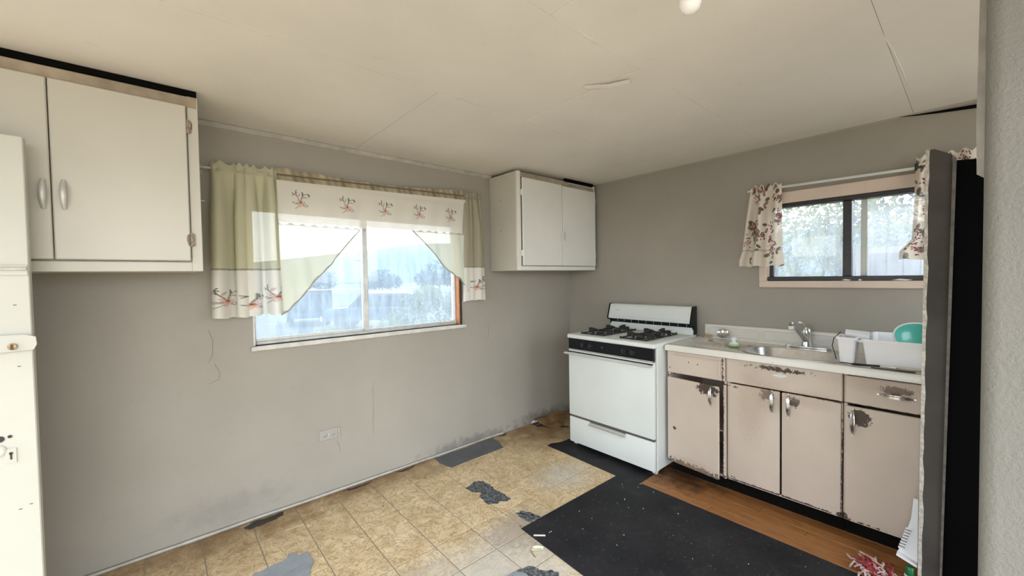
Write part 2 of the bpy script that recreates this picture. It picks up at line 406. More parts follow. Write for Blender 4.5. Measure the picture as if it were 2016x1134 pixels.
def box(name, mat, dims, parent=None, b=0.0, smooth=None, seg=1):
    return MB().box(*dims, b=b, seg=seg).build(name, mat, parent, smooth)

H = 2.29
# ================================================================== the room shell
XL, YB = -4.45, -4.2
# floor slab with joints showing between the tiles
floor = struct(box('floor', 'grout', (XL, YB, -.12, 0, 0, -.003)), 'floor of yellowed vinyl tiles, bare wood boards and torn patches')
tp = .2286
tm = MB().box(-tp/2+.0028, -tp/2+.0028, -.003, tp/2-.0028, tp/2-.0028, .0, b=.0012)
bmesh.ops.recalc_face_normals(tm.bm, faces=tm.bm.faces)
tme = bpy.data.meshes.new('floor_tile'); tm.bm.to_mesh(tme); tm.bm.free(); tme.materials.append(MT['tile'])
def tile_piece(x0, x1, y0, y1):
    """cut tile at a wall or an edge"""
    return box('floor_tile', 'tile', (x0+.0028, y0+.0028, -.003, x1-.0028, y1-.0028, 0), floor, b=.0012)
gx0, gy0 = -1.265, -.936
for i in range(-16, 7):
    for j in range(-8, 6):
        x0, x1 = gx0+i*tp, gx0+(i+1)*tp; y0, y1 = gy0+j*tp, gy0+(j+1)*tp
        if y0 > -.01 or x1 < XL+.02: continue
        if y1 < -1.31 and x0 > -.83: continue
        if y1 < -1.2 and x0 > -1.7 and y1 < -1.2 and x1 < -.7: continue       # under the black mat
        if x0 > -.02: continue
        X0, X1, Y0, Y1 = max(x0, XL), min(x1, -.0), y0, min(y1, 0)
        if y0 < -1.31 and X1 > -.82: X1 = min(X1, -.82)
        if X1-X0 < .015: continue
        if abs((X1-X0)-tp) < 1e-4 and abs((Y1-Y0)-tp) < 1e-4:
            o = bpy.data.objects.new('floor_tile', tme); COL.objects.link(o); o.parent = floor
            o.location = ((X0+X1)/2, (Y0+Y1)/2, random.uniform(-.0004, .0003)); o.rotation_euler = (random.uniform(-.002, .002), random.uniform(-.002, .002), 0)
        else:
            tile_piece(X0, X1, Y0, Y1)
# wooden boards in front of the sink unit
yy = -1.315; rows = [(-.822, -.755), (-.755, -.688), (-.688, -.621), (-.621, -.554), (-.554, -.487), (-.487, -.42), (-.42, -.30)]
for k, (a, b_) in enumerate(rows):
    cuts = [-1.315] + sorted([-1.75-.31*((k*2) % 3)-.07*k, -2.55-.19*((k*5) % 4)], reverse=True) + [-3.6]
    for c0, c1 in zip(cuts[:-1], cuts[1:]):
        box('wood_plank', 'plank', (a+.0008, c1+.0008, -.003, b_-.0008, c0-.0008, .004+.0006*((k*3) % 2)), floor, b=.0012)

def wall_with_hole(name, mat, axis, face, th, a0, a1, z0, z1, holes, label):
    """slab wall on plane axis=face, thickness th away from the room, rectangular holes"""
    m = MB()
    def bx(a, b_, c, d):
        if b_-a < 1e-4 or d-c < 1e-4: return
        if axis == 'y': m.box(a, min(face, face+th), c, b_, max(face, face+th), d)
        else: m.box(min(face, face+th), a, c, max(face, face+th), b_, d)
    cur = a0
    for (h0, h1, hz0, hz1) in sorted(holes):
        bx(cur, h0, z0, z1); bx(h0, h1, z0, hz0); bx(h0, h1, hz1, z1); cur = h1
    bx(cur, a1, z0, z1)
    return struct(m.build(name, mat), label)
WAx0, WAx1, WAz0, WAz1 = -2.822, -1.372, 1.022, 1.848
WBy0, WBy1, WBz0, WBz1 = -2.70, -1.818, 1.348, 1.876
wallA = wall_with_hole('wall_back', 'wall', 'y', 0.0, .13, XL-.1, .13, -.12, H+.1, [(WAx0, WAx1, WAz0, WAz1)], 'taupe painted wall with the curtained window')
wallB = wall_with_hole('wall_right', 'wall', 'x', 0.0, .13, YB, 0.0, -.12, H+.1, [(WBy0, WBy1, WBz0, WBz1)], 'taupe painted wall behind stove and sink')
wallL = wall_with_hole('wall_left', 'wall', 'x', XL, -.13, -1.76, 0.0, -.12, H+.1, [(-1.40, -.56, 0.0, 1.97)], 'wall with the open entrance doorway')
ceil = struct(box('ceiling', 'ceil', (XL-.13, YB-.13, H+.004, .13, .13, H+.12)), 'patched beige ceiling boards')
# ceiling boards with hairline seams
ys = [0.0, -1.085, -1.822, -2.545, -3.27, YB]; xs = [XL, -2.2, 0.0]
for a in range(len(ys)-1):
    for k in range(2):
        g = .0007
        sh = 0.55 if a % 2 else 0.0
        xx = [XL, -2.2+sh, 0.0]
        o = box('ceiling_board', 'ceil', (xx[k]+g, ys[a+1]+g, H, xx[k+1]-g, ys[a]-g, H+.0045), ceil, b=.0005)
        o.location.z += [0, -.0012, .0008, -.0006][(a*2+k) % 4]
# raised, peeling seam on the ceiling
m = MB()
m.prism([(-1.655, -1.56, H), (-1.60, -1.65, H), (-1.565, -1.73, H), (-1.585, -1.74, H-.012), (-1.63, -1.655, H-.016), (-1.69, -1.565, H-.006)], (-.03, -.012, .004))
m.build('peeling_flap', 'ceil', ceil)
for pts in [[(-2.12, -1.83), (-2.0, -1.826), (-1.9, -1.824)], [(-1.75, -1.812), (-1.5, -1.82), (-1.33, -1.824)], [(-2.45, -1.13), (-2.3, -1.122), (-2.22, -1.118)], [(-2.1, -1.10), (-1.7, -1.07), (-1.27, -1.045)], [(-1.2, -2.54), (-1.0, -2.552), (-.7, -2.56), (-.42, -2.56)], [(-1.03, -2.5), (-.95, -2.3), (-.9, -2.15)]]:
    MB().tube([(x, y, H-.0005) for x, y in pts], [.0012]+[.004]*(len(pts)-2)+[.0012], 5, squash=(1, .5)).build('seam_ridge', 'ceil', ceil, 60)
# dark split where ceiling leaves the side wall
m = MB(); m.prism([(-.003, -2.46, H-.002), (-.003, -2.62, H-.017), (-.003, -2.83, H-.03), (-.003, -2.83, H-.052), (-.003, -2.64, H-.030)], (-.004, 0, 0)); m.build('ceiling_split', 'dark', ceil)
# trims along ceiling and floor
m = MB()
m.prism([(-3.05, 0, H), (-3.05, -.016, H), (-3.05, -.02, H-.008), (-3.05, -.006, H-.028), (-3.05, 0, H-.030)], (2.02, 0, 0))
struct(m.build('trim_1', 'trim'), 'thin cove strip between ceiling and window wall')
m = MB(); m.prism([(0, -.40, H), (-.010, -.40, H), (-.003, -.40, H-.012), (0, -.40, H-.014)], (0, -2.4, 0))
struct(m.build('trim_2', 'wall'), 'thin strip between ceiling and sink wall')
random.seed(5)
m = MB(); N = 60; prof = []
pts0 = []; pts1 = []
for i in range(N+1):
    x = -4.3 + i*(3.35/N); wv = .003*noise.noise(Vector((x*3, 0, 0))); pts0.append((x, -.013+wv, .011+wv)); 
m.tube(pts0, [.009+.004*noise.noise(Vector((p[0]*6, 3, 0))) for p in pts0], 6)
struct(m.build('baseboard_back', 'trim', None, 50), 'narrow cracked strip along the foot of the window wall')
# hairline cracks, painted drips and scuffs on the window wall
def crack(pts, rr, mat, par=wallA):
    MB().tube(pts, rr if mat == 'wall' else .0009, 5).build('paint_crack' if mat == 'hairline' else 'paint_drip', 'crackline' if mat == 'hairline' else mat, par, 60)
crack([(-3.03, -.001, 1.14), (-3.012, -.001, 1.08), (-3.016, -.001, 1.0), (-3.035, -.001, .96)], .0018, 'hairline')
crack([(-3.01, -.001, .95), (-2.985, -.001, .90), (-2.99, -.001, .86), (-3.04, -.001, .84)], .0012, 'hairline')
crack([(-2.115, 0, .70), (-2.123, 0, .62), (-2.12, 0, .5), (-2.128, 0, .40), (-2.12, 0, .31)], [.001, .005, .004, .006, .002], 'wall')
crack([(-1.085, -.001, 1.0), (-1.08, -.001, .93), (-1.09, -.001, .86)], .0013, 'hairline')
crack([(-2.37, -.001, .335), (-2.355, -.001, .30), (-2.35, -.001, .26)], .0015, 'hairline')
# partition beside the viewer with a rounded, lit corner
m = MB(); n = 8; R_ = .026
px0, px1, pe = -1.90, -1.76, -2.787
outl = [(px1, YB, 0)]
for k in range(n+1):
    a = PI/2*k/n; outl.append((px1-R_+R_*math.cos(a), pe-R_+R_*math.sin(a), 0))
for k in range(n+1):
    a = PI/2+PI/2*k/n; outl.append((px0+R_+R_*math.cos(a), pe-R_+R_*math.sin(a), 0))
outl.append((px0, YB, 0))
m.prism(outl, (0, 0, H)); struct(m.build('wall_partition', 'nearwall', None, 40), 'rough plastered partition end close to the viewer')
m = MB(); m.prism([(px1+.002, pe+.001, H), (px1+.002, pe+.008, H), (px1+.002, pe+.013, 1.75), (px1+.002, pe+.011, 1.632), (px1+.002, pe-.008, 1.615), (px1+.002, pe-.006, 1.75)], (.008, 0, 0))
struct(m.build('trim_3', 'trim'), 'loose white strip hanging at the corner of the near partition')

# ================================================================== window_1 (large, with curtains)
win = struct(box('window_1', 'sillwhite', (WAx0-.015, -.028, WAz0-.026, WAx1+.045, .045, WAz0), b=.004), 'large sliding window behind sheer curtains')
fy0, fy1 = .045, .085
for nm, d in [('window_frame', (WAx0, fy0, WAz0, WAx0+.022, fy1, WAz1)), ('window_frame', (WAx1-.022, fy0, WAz0, WAx1, fy1, WAz1)),
              ('window_frame', (WAx0, fy0, WAz1-.022, WAx1, fy1, WAz1)), ('window_track', (WAx0+.022, fy0, WAz0, WAx1-.022, fy1, WAz0+.020)),
              ('meeting_rail', (-2.150, fy0-.012, WAz0+.02, -2.118, fy1, WAz1-.022))]:
    box(nm, 'grey_alu', d, win, b=.003)
box('sash_rail', 'grey_alu', (WAx0+.022, fy0+.005, WAz0+.020, -2.15, fy0+.02, WAz0+.038), win, b=.002)
box('sash_rail', 'sillwhite', (-2.118, fy0+.012, WAz0+.020, WAx1-.022, fy0+.028, WAz0+.032), win, b=.002)
box('sash_latch', 'grey_alu', (-2.142, fy0-.022, 1.26, -2.128, fy0-.012, 1.33), win, b=.002)
for d in [(WAx0+.022, .060, WAz0+.02, -2.134, .063, WAz1-.022), (-2.134, .068, WAz0+.02, WAx1-.022, .071, WAz1-.022)]:
    part_label(box('glass_pane', 'glass', d, win), 'dusty glass pane')
box('jamb_lining', 'orangewood', (WAx1-.012, -.002, WAz0+.002, WAx1-.0005, fy0, WAz1-.001), win, b=.001)
box('jamb_edge', 'blackframe', (WAx1-.004, -.012, WAz0, WAx1+.012, -.001, WAz1), win, b=.002)
box('jamb_lining', 'sillwhite', (WAx0+.0005, -.001, WAz0+.002, WAx0+.010, fy0, WAz1-.001), win, b=.001)
box('head_lining', 'sillwhite', (WAx0+.01, 0, WAz1-.008, WAx1-.012, fy0, WAz1-.0005), win, b=.001)

# ================================================================== window_2 (small, black frame)
w2 = struct(MB().box(-.018, WBy0-.045, WBz0-.045, 0, WBy1+.045, WBz0, b=.004).box(-.018, WBy0-.045, WBz1, 0, WBy1+.045, WBz1+.076, b=.004)
     .box(-.018, WBy0-.045, WBz0, 0, WBy0, WBz1, b=.003).box(-.018, WBy1, WBz0, 0, WBy1+.045, WBz1, b=.003).build('window_2', 'pinkframe'), 'small black-framed sliding window over the sink')
for d in [(.0, WBy1-.008, WBz0, .05, WBy1-.0005, WBz1)]: box('reveal_lining', 'pinkframe', d, w2)
bx0, bx1 = .035, .075
for nm, d in [('window_frame', (bx0-.035, WBy0, WBz0, bx1, WBy1, WBz0+.030)), ('window_frame', (bx0-.035, WBy0, WBz1-.026, bx1, WBy1, WBz1)),
              ('window_frame', (bx0, WBy0, WBz0+.03, bx1, WBy0+.03, WBz1-.026)), ('window_frame', (bx0, WBy1-.03, WBz0+.03, bx1, WBy1-.001, WBz1-.026)),
              ('meeting_rail', (bx0-.012, -2.275, WBz0+.03, bx1, -2.232, WBz1-.026))]:
    box(nm, 'blackframe', d, w2, b=.003)
box('inner_channel', 'whitesheet', (bx0+.02, -2.345, WBz0+.03, bx1-.004, -2.315, WBz1-.026), w2, b=.002)
for d in [(.055, -2.25, WBz0+.03, .058, WBy1-.03, WBz1-.026), (.064, WBy0+.03, WBz0+.03, .067, -2.25, WBz1-.026)]:
    part_label(box('glass_pane', 'glassB', d, w2), 'dusty glass pane')
m = MB()
for (y, ln) in [(-2.23, .05), (-2.46, .09), (-2.31, .02)]:
    m.prism([(-.0005, y, WBz0+.004), (-.0005, y-ln*.4, WBz0+.012), (-.0005, y-ln, WBz0+.006), (-.0005, y-ln*.7, WBz0+.0005)], (-.0012, 0, 0))
m.build('paint_spatter', 'whitesheet', w2)

# ================================================================== curtains
def stroke(P, col, uv, pts, wd, c, a=None, blend=1.0):
    """stamp a stroke (list of 2D points) of width wd onto the colour array"""
    for (p, q) in zip(pts[:-1], pts[1:]):
        p = np.array(p); q = np.array(q); d = q-p; L2 = max(1e-12, d@d)
        t = np.clip(((uv-p)@d)/L2, 0, 1); dist = np.linalg.norm(uv-(p+t[:, None]*d), axis=1)
        k = np.clip((wd*1.3-dist)/(wd*.6), 0, 1)[:, None]*blend
        col[:, :3] = col[:, :3]*(1-k)+np.array(c)*k
        if a is not None: col[:, 3:] = col[:, 3:]*(1-k)+a*k
def ellipse(col, uv, c0, rx, ry, ang, c, a=None, blend=1.0):
    d = uv-np.array(c0); ca, sa = math.cos(ang), math.sin(ang)
    e = np.sqrt(((d[:, 0]*ca+d[:, 1]*sa)/rx)**2+((-d[:, 0]*sa+d[:, 1]*ca)/ry)**2)
    k = np.clip((1.08-e)/.2, 0, 1)[:, None]*blend
    col[:, :3] = col[:, :3]*(1-k)+np.array(c)*k
    if a is not None: col[:, 3:] = col[:, 3:]*(1-k)+a*k
DK = (.15, .135, .12); GN = (.21, .22, .18); PK = (.74, .52, .45); OR = (.60, .30, .19)
def motif(col, uv, x, z, s=1.0, flip=1):
    near = (np.abs(uv[:, 0]-x) < .08*s) & (np.abs(uv[:, 1]-z) < .09*s)
    idx = np.where(near)[0]
    if len(idx) == 0: return
    c = col[idx].copy(); q = (uv[idx]-np.array([x, z]))/s*np.array([flip, 1.0])
    for ang in range(0, 360, 60):
        a = rad(ang+15); ellipse(c, q, (.014*math.cos(a), -.02+.014*math.sin(a)), .014, .007, a, PK, .85, .9)
    ellipse(c, q, (0, -.018), .009, .008, 0, OR, .95); ellipse(c, q, (0, -.013), .006, .004, 0, (.16, .05, .04), .97)
    S = lambda pts, wd=.0016, cc=DK: stroke(None, c, q, pts, wd, cc, .93)
    S([(-.006, -.006), (-.022, .022), (-.034, .03)]); S([(-.034, .03), (-.046, .036)], .0022); S([(-.034, .03), (-.044, .022)], .002)
    S([(-.022, .022), (-.028, .042), (-.022, .055)], .002); S([(-.028, .042), (-.02, .04)], .0022)
    S([(.0, -.004), (.008, .02), (.008, .046)], .0022, GN); S([(.008, .02), (.026, .034), (.04, .037)]); S([(.04, .037), (.05, .028)], .003, DK); S([(.04, .037), (.046, .02)], .0022, DK)
    S([(.008, .012), (.024, .016), (.034, .012)], .002, GN); ellipse(c, q, (.012, .034), .004, .011, .1, GN, .93); ellipse(c, q, (-.01, .026), .005, .012, -.4, (.62, .40, .36), .85, .8)
    S([(-.012, -.022), (-.03, -.028), (-.046, -.016), (-.03, -.018), (-.012, -.022)], .0013, GN)
    S([(.014, -.03), (.026, -.04), (.04, -.034), (.03, -.024), (.014, -.028)], .0016, GN); S([(-.01, -.034), (-.02, -.046), (-.03, -.054)], .0015, GN)
    col[idx] = c
def cloth_obj(name, nu, nv, fn, colfn, parent, mat='cloth'):
    """fn(U,V arrays)->xyz arrays; colfn(xyz, U, V)->(n,4)"""
    U, V = np.meshgrid(np.linspace(0, 1, nu+1), np.linspace(0, 1, nv+1)); U = U.ravel(); V = V.ravel()
    co = fn(U, V); col = colfn(co, U, V)
    fs = [(j*(nu+1)+i, j*(nu+1)+i+1, (j+1)*(nu+1)+i+1, (j+1)*(nu+1)+i) for j in range(nv) for i in range(nu)]
    me = bpy.data.meshes.new(name); me.from_pydata(co.tolist(), [], fs)
    at = me.color_attributes.new('print', 'FLOAT_COLOR', 'POINT'); at.data.foreach_set('color', col.astype(np.float32).ravel())
    return link(name, me, mat, parent, 180)
rz = lambda x: 2.020 + (x+3.0)*.024          # the rod climbs slightly towards the corner
rod = thing('curtain_rod', 'thin curtain rod spanning the large window above the sheer curtains', 'curtain rod', (-2.1, -.06, 2.0))
MB().tube([(-3.045, -.004, rz(-3.0)), (-3.045, -.055, rz(-3.0)), (-3.02, -.062, rz(-3.0)), (-1.21, -.062, rz(-1.2)), (-1.185, -.05, rz(-1.2)), (-1.185, -.004, rz(-1.2))], .006, 8).build('rod', 'grey_alu', rod, 40)
for x in (-3.045, -1.185): box('wall_bracket', 'trim', (x-.012, -.012, rz(x)-.03, x+.012, -.001, rz(x)+.03), rod, b=.002)

def panel(name, label, x0, x1, zh, zsplit, folds, colmain, motifs, seedv, amain=.91, lower=(.80, .78, .72), flare=.0, dens=520):
    t = thing(name, label, 'curtain', ((x0+x1)/2, -.075, zh), 'long sheer side curtains of the large window')
    wd = x1-x0
    def shape(U, V):
        ph = folds*2*PI*(U+.06*np.sin(4*U*PI+seedv))+seedv
        x = x0+wd*U + flare*V*(U-.4)+(.006+.014*np.clip((V-.05)/.3, 0, 1))*np.sin(ph+1.2)
        top = rz(x)+.034*(1+.28*np.sin(ph*2.3+1.0)); 
        scal = .007*np.abs(np.sin(U*PI*max(3, round(wd/.045))))
        zz = np.where(V < .06, 0, 0)
        z = top+(zh+scal-.004*np.sin(U*5+seedv)-top)*V
        amp = .009+.036*np.clip((V-.03)/.25, 0, 1)
        y = -.075+amp*np.sin(ph)*(.8+.4*np.sin(U*9+seedv))+.004*np.sin(V*7+U*11)-.004*V
        pinch = np.exp(-((z-rz(x))/.014)**2); y = y*(1-pinch)+(-.074+.0035*np.sin(ph*3))*pinch
        return np.stack([x, y, z], 1)
    def colf(co, U, V):
        col = np.zeros((len(U), 4)); low = co[:, 2] < zsplit
        col[:, :3] = np.where(low[:, None], np.array(lower), np.array(colmain)); col[:, 3] = np.where(low, .90, amain)
        hemk = (np.abs(co[:, 2]-zsplit) < .005); col[hemk, :3] = (.34, .34, .25); col[hemk, 3] = .9
        ruffle = co[:, 2] > rz(co[:, 0])-.016; col[ruffle, :3] = np.array(colmain)*.85; col[ruffle, 3] = .985  # rod pocket and ruffle colour darkened to put in shading
        hem = V > .985; col[hem, 3] = .92
        uv = np.stack([x0+wd*U, co[:, 2]], 1)
        for (mx, mz) in motifs: motif(col, uv, mx, mz, 1.0)
        return col
    cloth_obj('drape', max(60, int(wd*dens)), 300, shape, colf, t)
    return t
panel('sheer_curtain', 'sage green sheer curtain with white embroidered hem at the window end by the big cabinet', -3.005, -2.685, 1.205, 1.472, 4.5, (.61, .59, .42), [(-2.955, 1.315), (-2.72, 1.33), (-2.83, 1.29)], .3, flare=.03)
panel('sheer_curtain', 'olive sheer curtain bunched narrow beside the small wall cabinet', -1.362, -1.185, 1.215, 1.492, 4.0, (.42, .385, .29), [(-1.265, 1.345), (-1.19, 1.36)], 2.2, flare=.05)

val = thing('window_valance', 'white sheer valance with five embroidered flowers and two swagged tails', 'valance', (-2.02, -.06, 1.74))
vx0, vx1 = -2.692, -1.358
def vshape(U, V):
    x = vx0+(vx1-vx0)*U
    top = rz(x)+.044*(.66+.34*np.sin(x*4.1+.5))+.004*np.sin(x*40)
    bot = 1.738+.006*np.abs(np.sin(x*PI/.032))+.012*U
    z = top+(bot-top)*V
    y = -.083+.006*np.sin(x*17+V)*V+.004*np.sin(x*43+V*3)*V+.003*np.sin(z*60+x*3)*np.exp(-((V-.2)/.15)**2)
    pinch = np.exp(-((z-rz(x))/.014)**2); y = y*(1-pinch)+(-.077+.002*np.sin(x*160))*pinch
    return np.stack([x, y, z], 1)
def vcol(co, U, V):
    col = np.zeros((len(U), 4)); col[:, :3] = (.76, .73, .65); col[:, 3] = .935
    head = co[:, 2] > rz(co[:, 0])-.030; col[head, :3] = np.array((.46, .40, .28))[None]*(.80+.22*np.sin(co[head, 0]*47)*np.sin(co[head, 0]*19+1)+.12*np.sin(co[head, 0]*131+co[head, 2]*40))[:, None]; col[head, 3] = .95
    rod_shade = np.abs(co[:, 2]-rz(co[:, 0])-.004) < .005; col[rod_shade, :3] = (.17, .14, .095)  # shadow line along the rod, painted into the header colour
    uv = np.stack([co[:, 0], co[:, 2]], 1)
    for mx, mz in [(-2.565, 1.895), (-2.29, 1.892), (-2.03, 1.893), (-1.765, 1.895), (-1.495, 1.895)]: motif(col, uv, mx, mz, 1.02)
    hem = V > .972; col[hem, 3] = .85
    return col
cloth_obj('top_panel', 640, 190, vshape, vcol, val)
def swag(edge, xin, side, ztop, seedv):
    """edge: list of (x,z) of the free diagonal, from the inner point down to the outer tail"""
    ex = np.array([e[0] for e in edge]); ez = np.array([e[1] for e in edge]); s = np.linspace(0, 1, len(edge))
    xo = vx0 if side < 0 else vx1
    def shape(U, V):
        # U: along the top from the outer side to the inner point; V: down to the diagonal edge
        x = xo+(edge[0][0]-xo)*U
        order = np.argsort(ex); zb = np.interp(x, ex[order], ez[order])
        z = ztop+.0045*np.sin(x*95)+(zb-ztop)*V
        y = -.098-.006*np.sin(x*26+seedv)-.004*np.sin(x*61+z*9)-.008*V*(1-U)
        return np.stack([x, y, z], 1)
    def colf(co, U, V):
        col = np.zeros((len(U), 4)); col[:, :3] = (.70, .73, .60); col[:, 3] = .89
        col[V > .978, :3] = (.40, .38, .31); col[V > .978, 3] = .92
        t_ = co[:, 2] > ztop-.010; col[t_, :3] = (.52, .48, .40); col[t_, 3] = .9
        return col
    cloth_obj('swag_tail', 160, 150, shape, colf, val)
    pts = [(e[0], -.104, e[1]) for e in edge]
    MB().tube(pts, .0035, 5).build('swag_binding', simple('binding_%d' % (side+1), (.33, .31, .25), .8), val, 60)
swag([(-2.218, 1.733), (-2.273, 1.668), (-2.382, 1.540), (-2.400, 1.508), (-2.516, 1.389), (-2.567, 1.318), (-2.625, 1.258), (-2.652, 1.228), (-2.692, 1.205)], 0, -1, 1.742, .2)
swag([(-1.832, 1.748), (-1.745, 1.672), (-1.659, 1.590), (-1.573, 1.487), (-1.434, 1.394), (-1.377, 1.331), (-1.358, 1.300)], 0, 1, 1.755, 1.7)

# small window curtains, printed with leaves and berries
rodB = thing('curtain_rod', 'white painted curtain rod above the small black-framed window', 'curtain rod', (-.05, -2.27, 1.97))
MB().tube([(-.004, -1.715, 1.985), (-.045, -1.715, 1.985), (-.052, -1.73, 1.985), (-.052, -2.565, 1.972)], .0085, 10, squash=(1, 1)).build('rod', 'whitesheet', rodB, 40)
MB().tube([(-.052, -2.565, 1.972), (-.052, -2.86, 1.968), (-.004, -2.87, 1.968)], .0075, 10).build('rod', 'whitesheet', rodB, 40)
MB().box(-.066, -2.592, 1.955, -.001, -2.556, 2.0, b=.005).build('wall_bracket', 'blackplastic', rodB)
def floral(name, label, y0t, y1t, y0b, y1b, ztop, zbot, seedv, folds, flare=.10):
    t = thing(name, label, 'curtain', (-.055, (y0t+y1t)/2, zbot), 'leaf and berry printed curtains of the small window')
    rnd = random.Random(seedv)
    wd = 1.0
    W_ = abs(y1b-y0b)*1.25; Ht = ztop-zbot
    def shape(U, V):
        k = np.clip(V*1.1, 0, 1)
        a = y0t+(y0b-y0t)*k; b_ = y1t+(y1b-y1t)*k
        ruff = V > .80
        fl = np.where(ruff, 1+flare*np.clip((V-.8)/.12, 0, 1), 1.0)
        mid = (a+b_)/2; y = mid+((a+(b_-a)*U)-mid)*fl
        top = ztop+.010*np.sin(U*folds*2*PI*1.7+seedv)
        z = top+(zbot+.004*np.sin(U*19)-top)*V
        ph = folds*2*PI*(U+.05*np.sin(5*U))+seedv
        amp = .007+.016*np.clip((V-.05)/.3, 0, 1)+np.where(ruff, .006*np.sin(U*folds*9), 0)
        x = -.062+amp*np.sin(ph)-np.where(ruff, .008*(V-.8)/.2, 0)
        rodz = 1.985+(np.minimum(y, -1.7)+1.72)*.0155
        pin = np.exp(-((z-rodz)/.012)**2); x = x*(1-pinch_fix(pin))+(-.0635+.002*np.sin(ph*3))*pinch_fix(pin)
        return np.stack([x, y, z], 1)
    def colf(co, U, V):
        col = np.zeros((len(U), 4)); col[:, :3] = (.80, .735, .63); col[:, 3] = .93
        uv = np.stack([U*W_, (1-V)*Ht], 1)
        pal = [(.11, .11, .09), (.17, .17, .14), (.20, .085, .05), (.085, .07, .055), (.22, .20, .16), (.26, .12, .08)]
        n_ = int(W_*Ht/.0036)
        for i in range(n_):
            c = (rnd.uniform(0, W_), rnd.uniform(0, Ht)); cc = rnd.choice(pal); an = rnd.uniform(0, PI)
            s = rnd.uniform(.014, .024)
            ellipse(col, uv, c, s, s*.55, an, cc, .96, .9)
            if rnd.random() < .7: ellipse(col, uv, (c[0]+rnd.uniform(-.02, .02), c[1]-.026), s*.9, s*.5, an+rnd.uniform(.5, 1.2), rnd.choice(pal), .96, .85)
        for i in range(max(3, int(n_/3.5))):
            c = (rnd.uniform(.02, W_), rnd.uniform(.05, Ht))
            for k in range(16):
                ellipse(col, uv, (c[0]+rnd.gauss(0, .012), c[1]+rnd.gauss(0, .02)), .0045, .0045, 0, rnd.choice([(.24, .05, .06), (.17, .045, .05), (.36, .13, .13)]), .96)
        seam = np.abs(V-.80) < .008; col[seam, :3] *= .7
        return col
    cloth_obj('drape', 200, 300, shape, colf, t)
    return t
def pinch_fix(p): return p*.9
floral('printed_curtain', 'cream curtain printed with leaves and berries at the stove-side end of the small window', -1.738, -1.922, -1.678, -1.925, 2.008, 1.452, 4, 2.6)
floral('printed_curtain', 'cream printed curtain half hidden behind the tall dark cabinet', -2.562, -2.80, -2.545, -2.80, 2.028, 1.468, 9, 3.0, .38)

# ================================================================== wall cabinets
def pull(parent, x, y, z0, z1, mat, out=.022, w_=.010, axis='y'):
    """bow handle standing off a front facing -y"""
    pts = []; rr = []
    for i in range(9):
        t = i/8; z = z0+(z1-z0)*t; pts.append((x, y-.004-out*math.sin(PI*t)**.7, z)); rr.append(w_*(.55+.45*math.sin(PI*t)))
    return MB().tube(pts, rr, 8, squash=(1, .55)).build('handle', mat, parent, 50)
def hinge(parent, x, y, z, mat, h=.055):
    m = MB().box(x-.012, y-.006, z-h/2, x+.012, y, z+h/2, b=.002); m.tube([(x, y-.007, z-h/2-.004), (x, y-.007, z+h/2+.004)], .0045, 8)
    return m.build('hinge', mat, parent)
cl = thing('wall_cabinet', 'large off-white wall cabinet with two doors, near the white door', 'cabinet', (-3.6, -.2, 1.455))
cy = -.40
X0, X1, Z0, Z1 = -4.10, -3.068, 1.456, 2.256
box('cabinet_body', 'cabwhite', (X0, cy+.018, Z0, X1, -.002, Z1), cl, b=.002)
ff = MB().box(X1-.040, cy, Z0, X1, cy+.018, Z1, b=.002).box(X0, cy, Z0, X1-.04, cy+.018, Z0+.042, b=.002).box(X0, cy, Z0+.04, X0+.04, cy+.018, Z1, b=.002)
ff.build('face_frame', 'cabwhite', cl)
part_label(box('top_rail', 'woodstain', (X0, cy-.002, Z1-.052, X1-.004, cy+.018, Z1-.002), cl, b=.003), 'grimy unpainted wood rail')
part_label(box('gap_shade_strip', 'dark', (X0, cy+.012, Z1-.004, X1-.002, cy+.03, H-.0015), cl), 'black strip put in as shade of the gap under the ceiling')  # black strip stands in for shade in the gap above the cabinet
d1 = box('door', 'cabwhite', (-3.528, cy-.018, Z0+.048, -3.112, cy-.001, Z1-.050), cl, b=.004)
d2 = box('door', 'cabwhite', (-4.055, cy-.018, Z0+.048, -3.532, cy-.001, Z1-.050), cl, b=.004)
pull(d1, -3.497, cy-.018, 1.70, 1.815, 'grey_alu'); pull(d2, -3.551, cy-.018, 1.698, 1.812, 'grey_alu')
for z in (2.115, 1.60): part_label(hinge(cl, -3.107, cy-.004, z, 'rustyhinge'), 'worn painted hinge')
for z in (2.18, 2.05, 2.03, 1.98, 1.955, 1.90, 1.875, 1.80):
    MB().tube([(X1, -.30-.05*math.sin(z*40), z), (X1+.006+.014*(z == 1.80), -.30-.05*math.sin(z*40), z-.001)], .0018, 5).build('nail', 'whitesheet', cl)
# small cabinet in the corner
cr = thing('wall_cabinet', 'small white two-door wall cabinet hung in the corner above the stove', 'cabinet', (-.53, -.18, 1.456))
cy = -.36; X0, X1, Z0, Z1 = -1.045, -.035, 1.458, 2.262
box('cabinet_body', 'cabwhite', (X0, cy+.018, Z0, X1, -.002, Z1), cr, b=.002)
MB().box(X0, cy, Z0, X0+.038, cy+.018, Z1, b=.002).box(X0+.038, cy, Z0, X1, cy+.018, Z0+.036, b=.002).box(X1-.022, cy, Z0+.036, X1, cy+.018, Z1, b=.002).build('face_frame', 'cabgrey', cr)
part_label(MB().box(X0+.038, cy+.001, Z1-.048, -.42, cy+.018, Z1-.012, b=.002).box(-.42, cy-.002, Z1-.052, X1-.02, cy+.018, Z1-.022, b=.002).build('top_rail', 'woodstain', cr), 'grimy wood top rail')
part_label(box('gap_shade_strip', 'dark', (-.45, cy+.012, Z1-.004, X1-.004, cy+.03, H-.0015), cr), 'black strip put in as shade of the gap under the ceiling')  # gap shade again, set in as a black strip
d1 = box('door', 'cabgrey', (X0+.046, cy-.018, Z0+.040, -.523, cy-.001, Z1-.050), cr, b=.004)
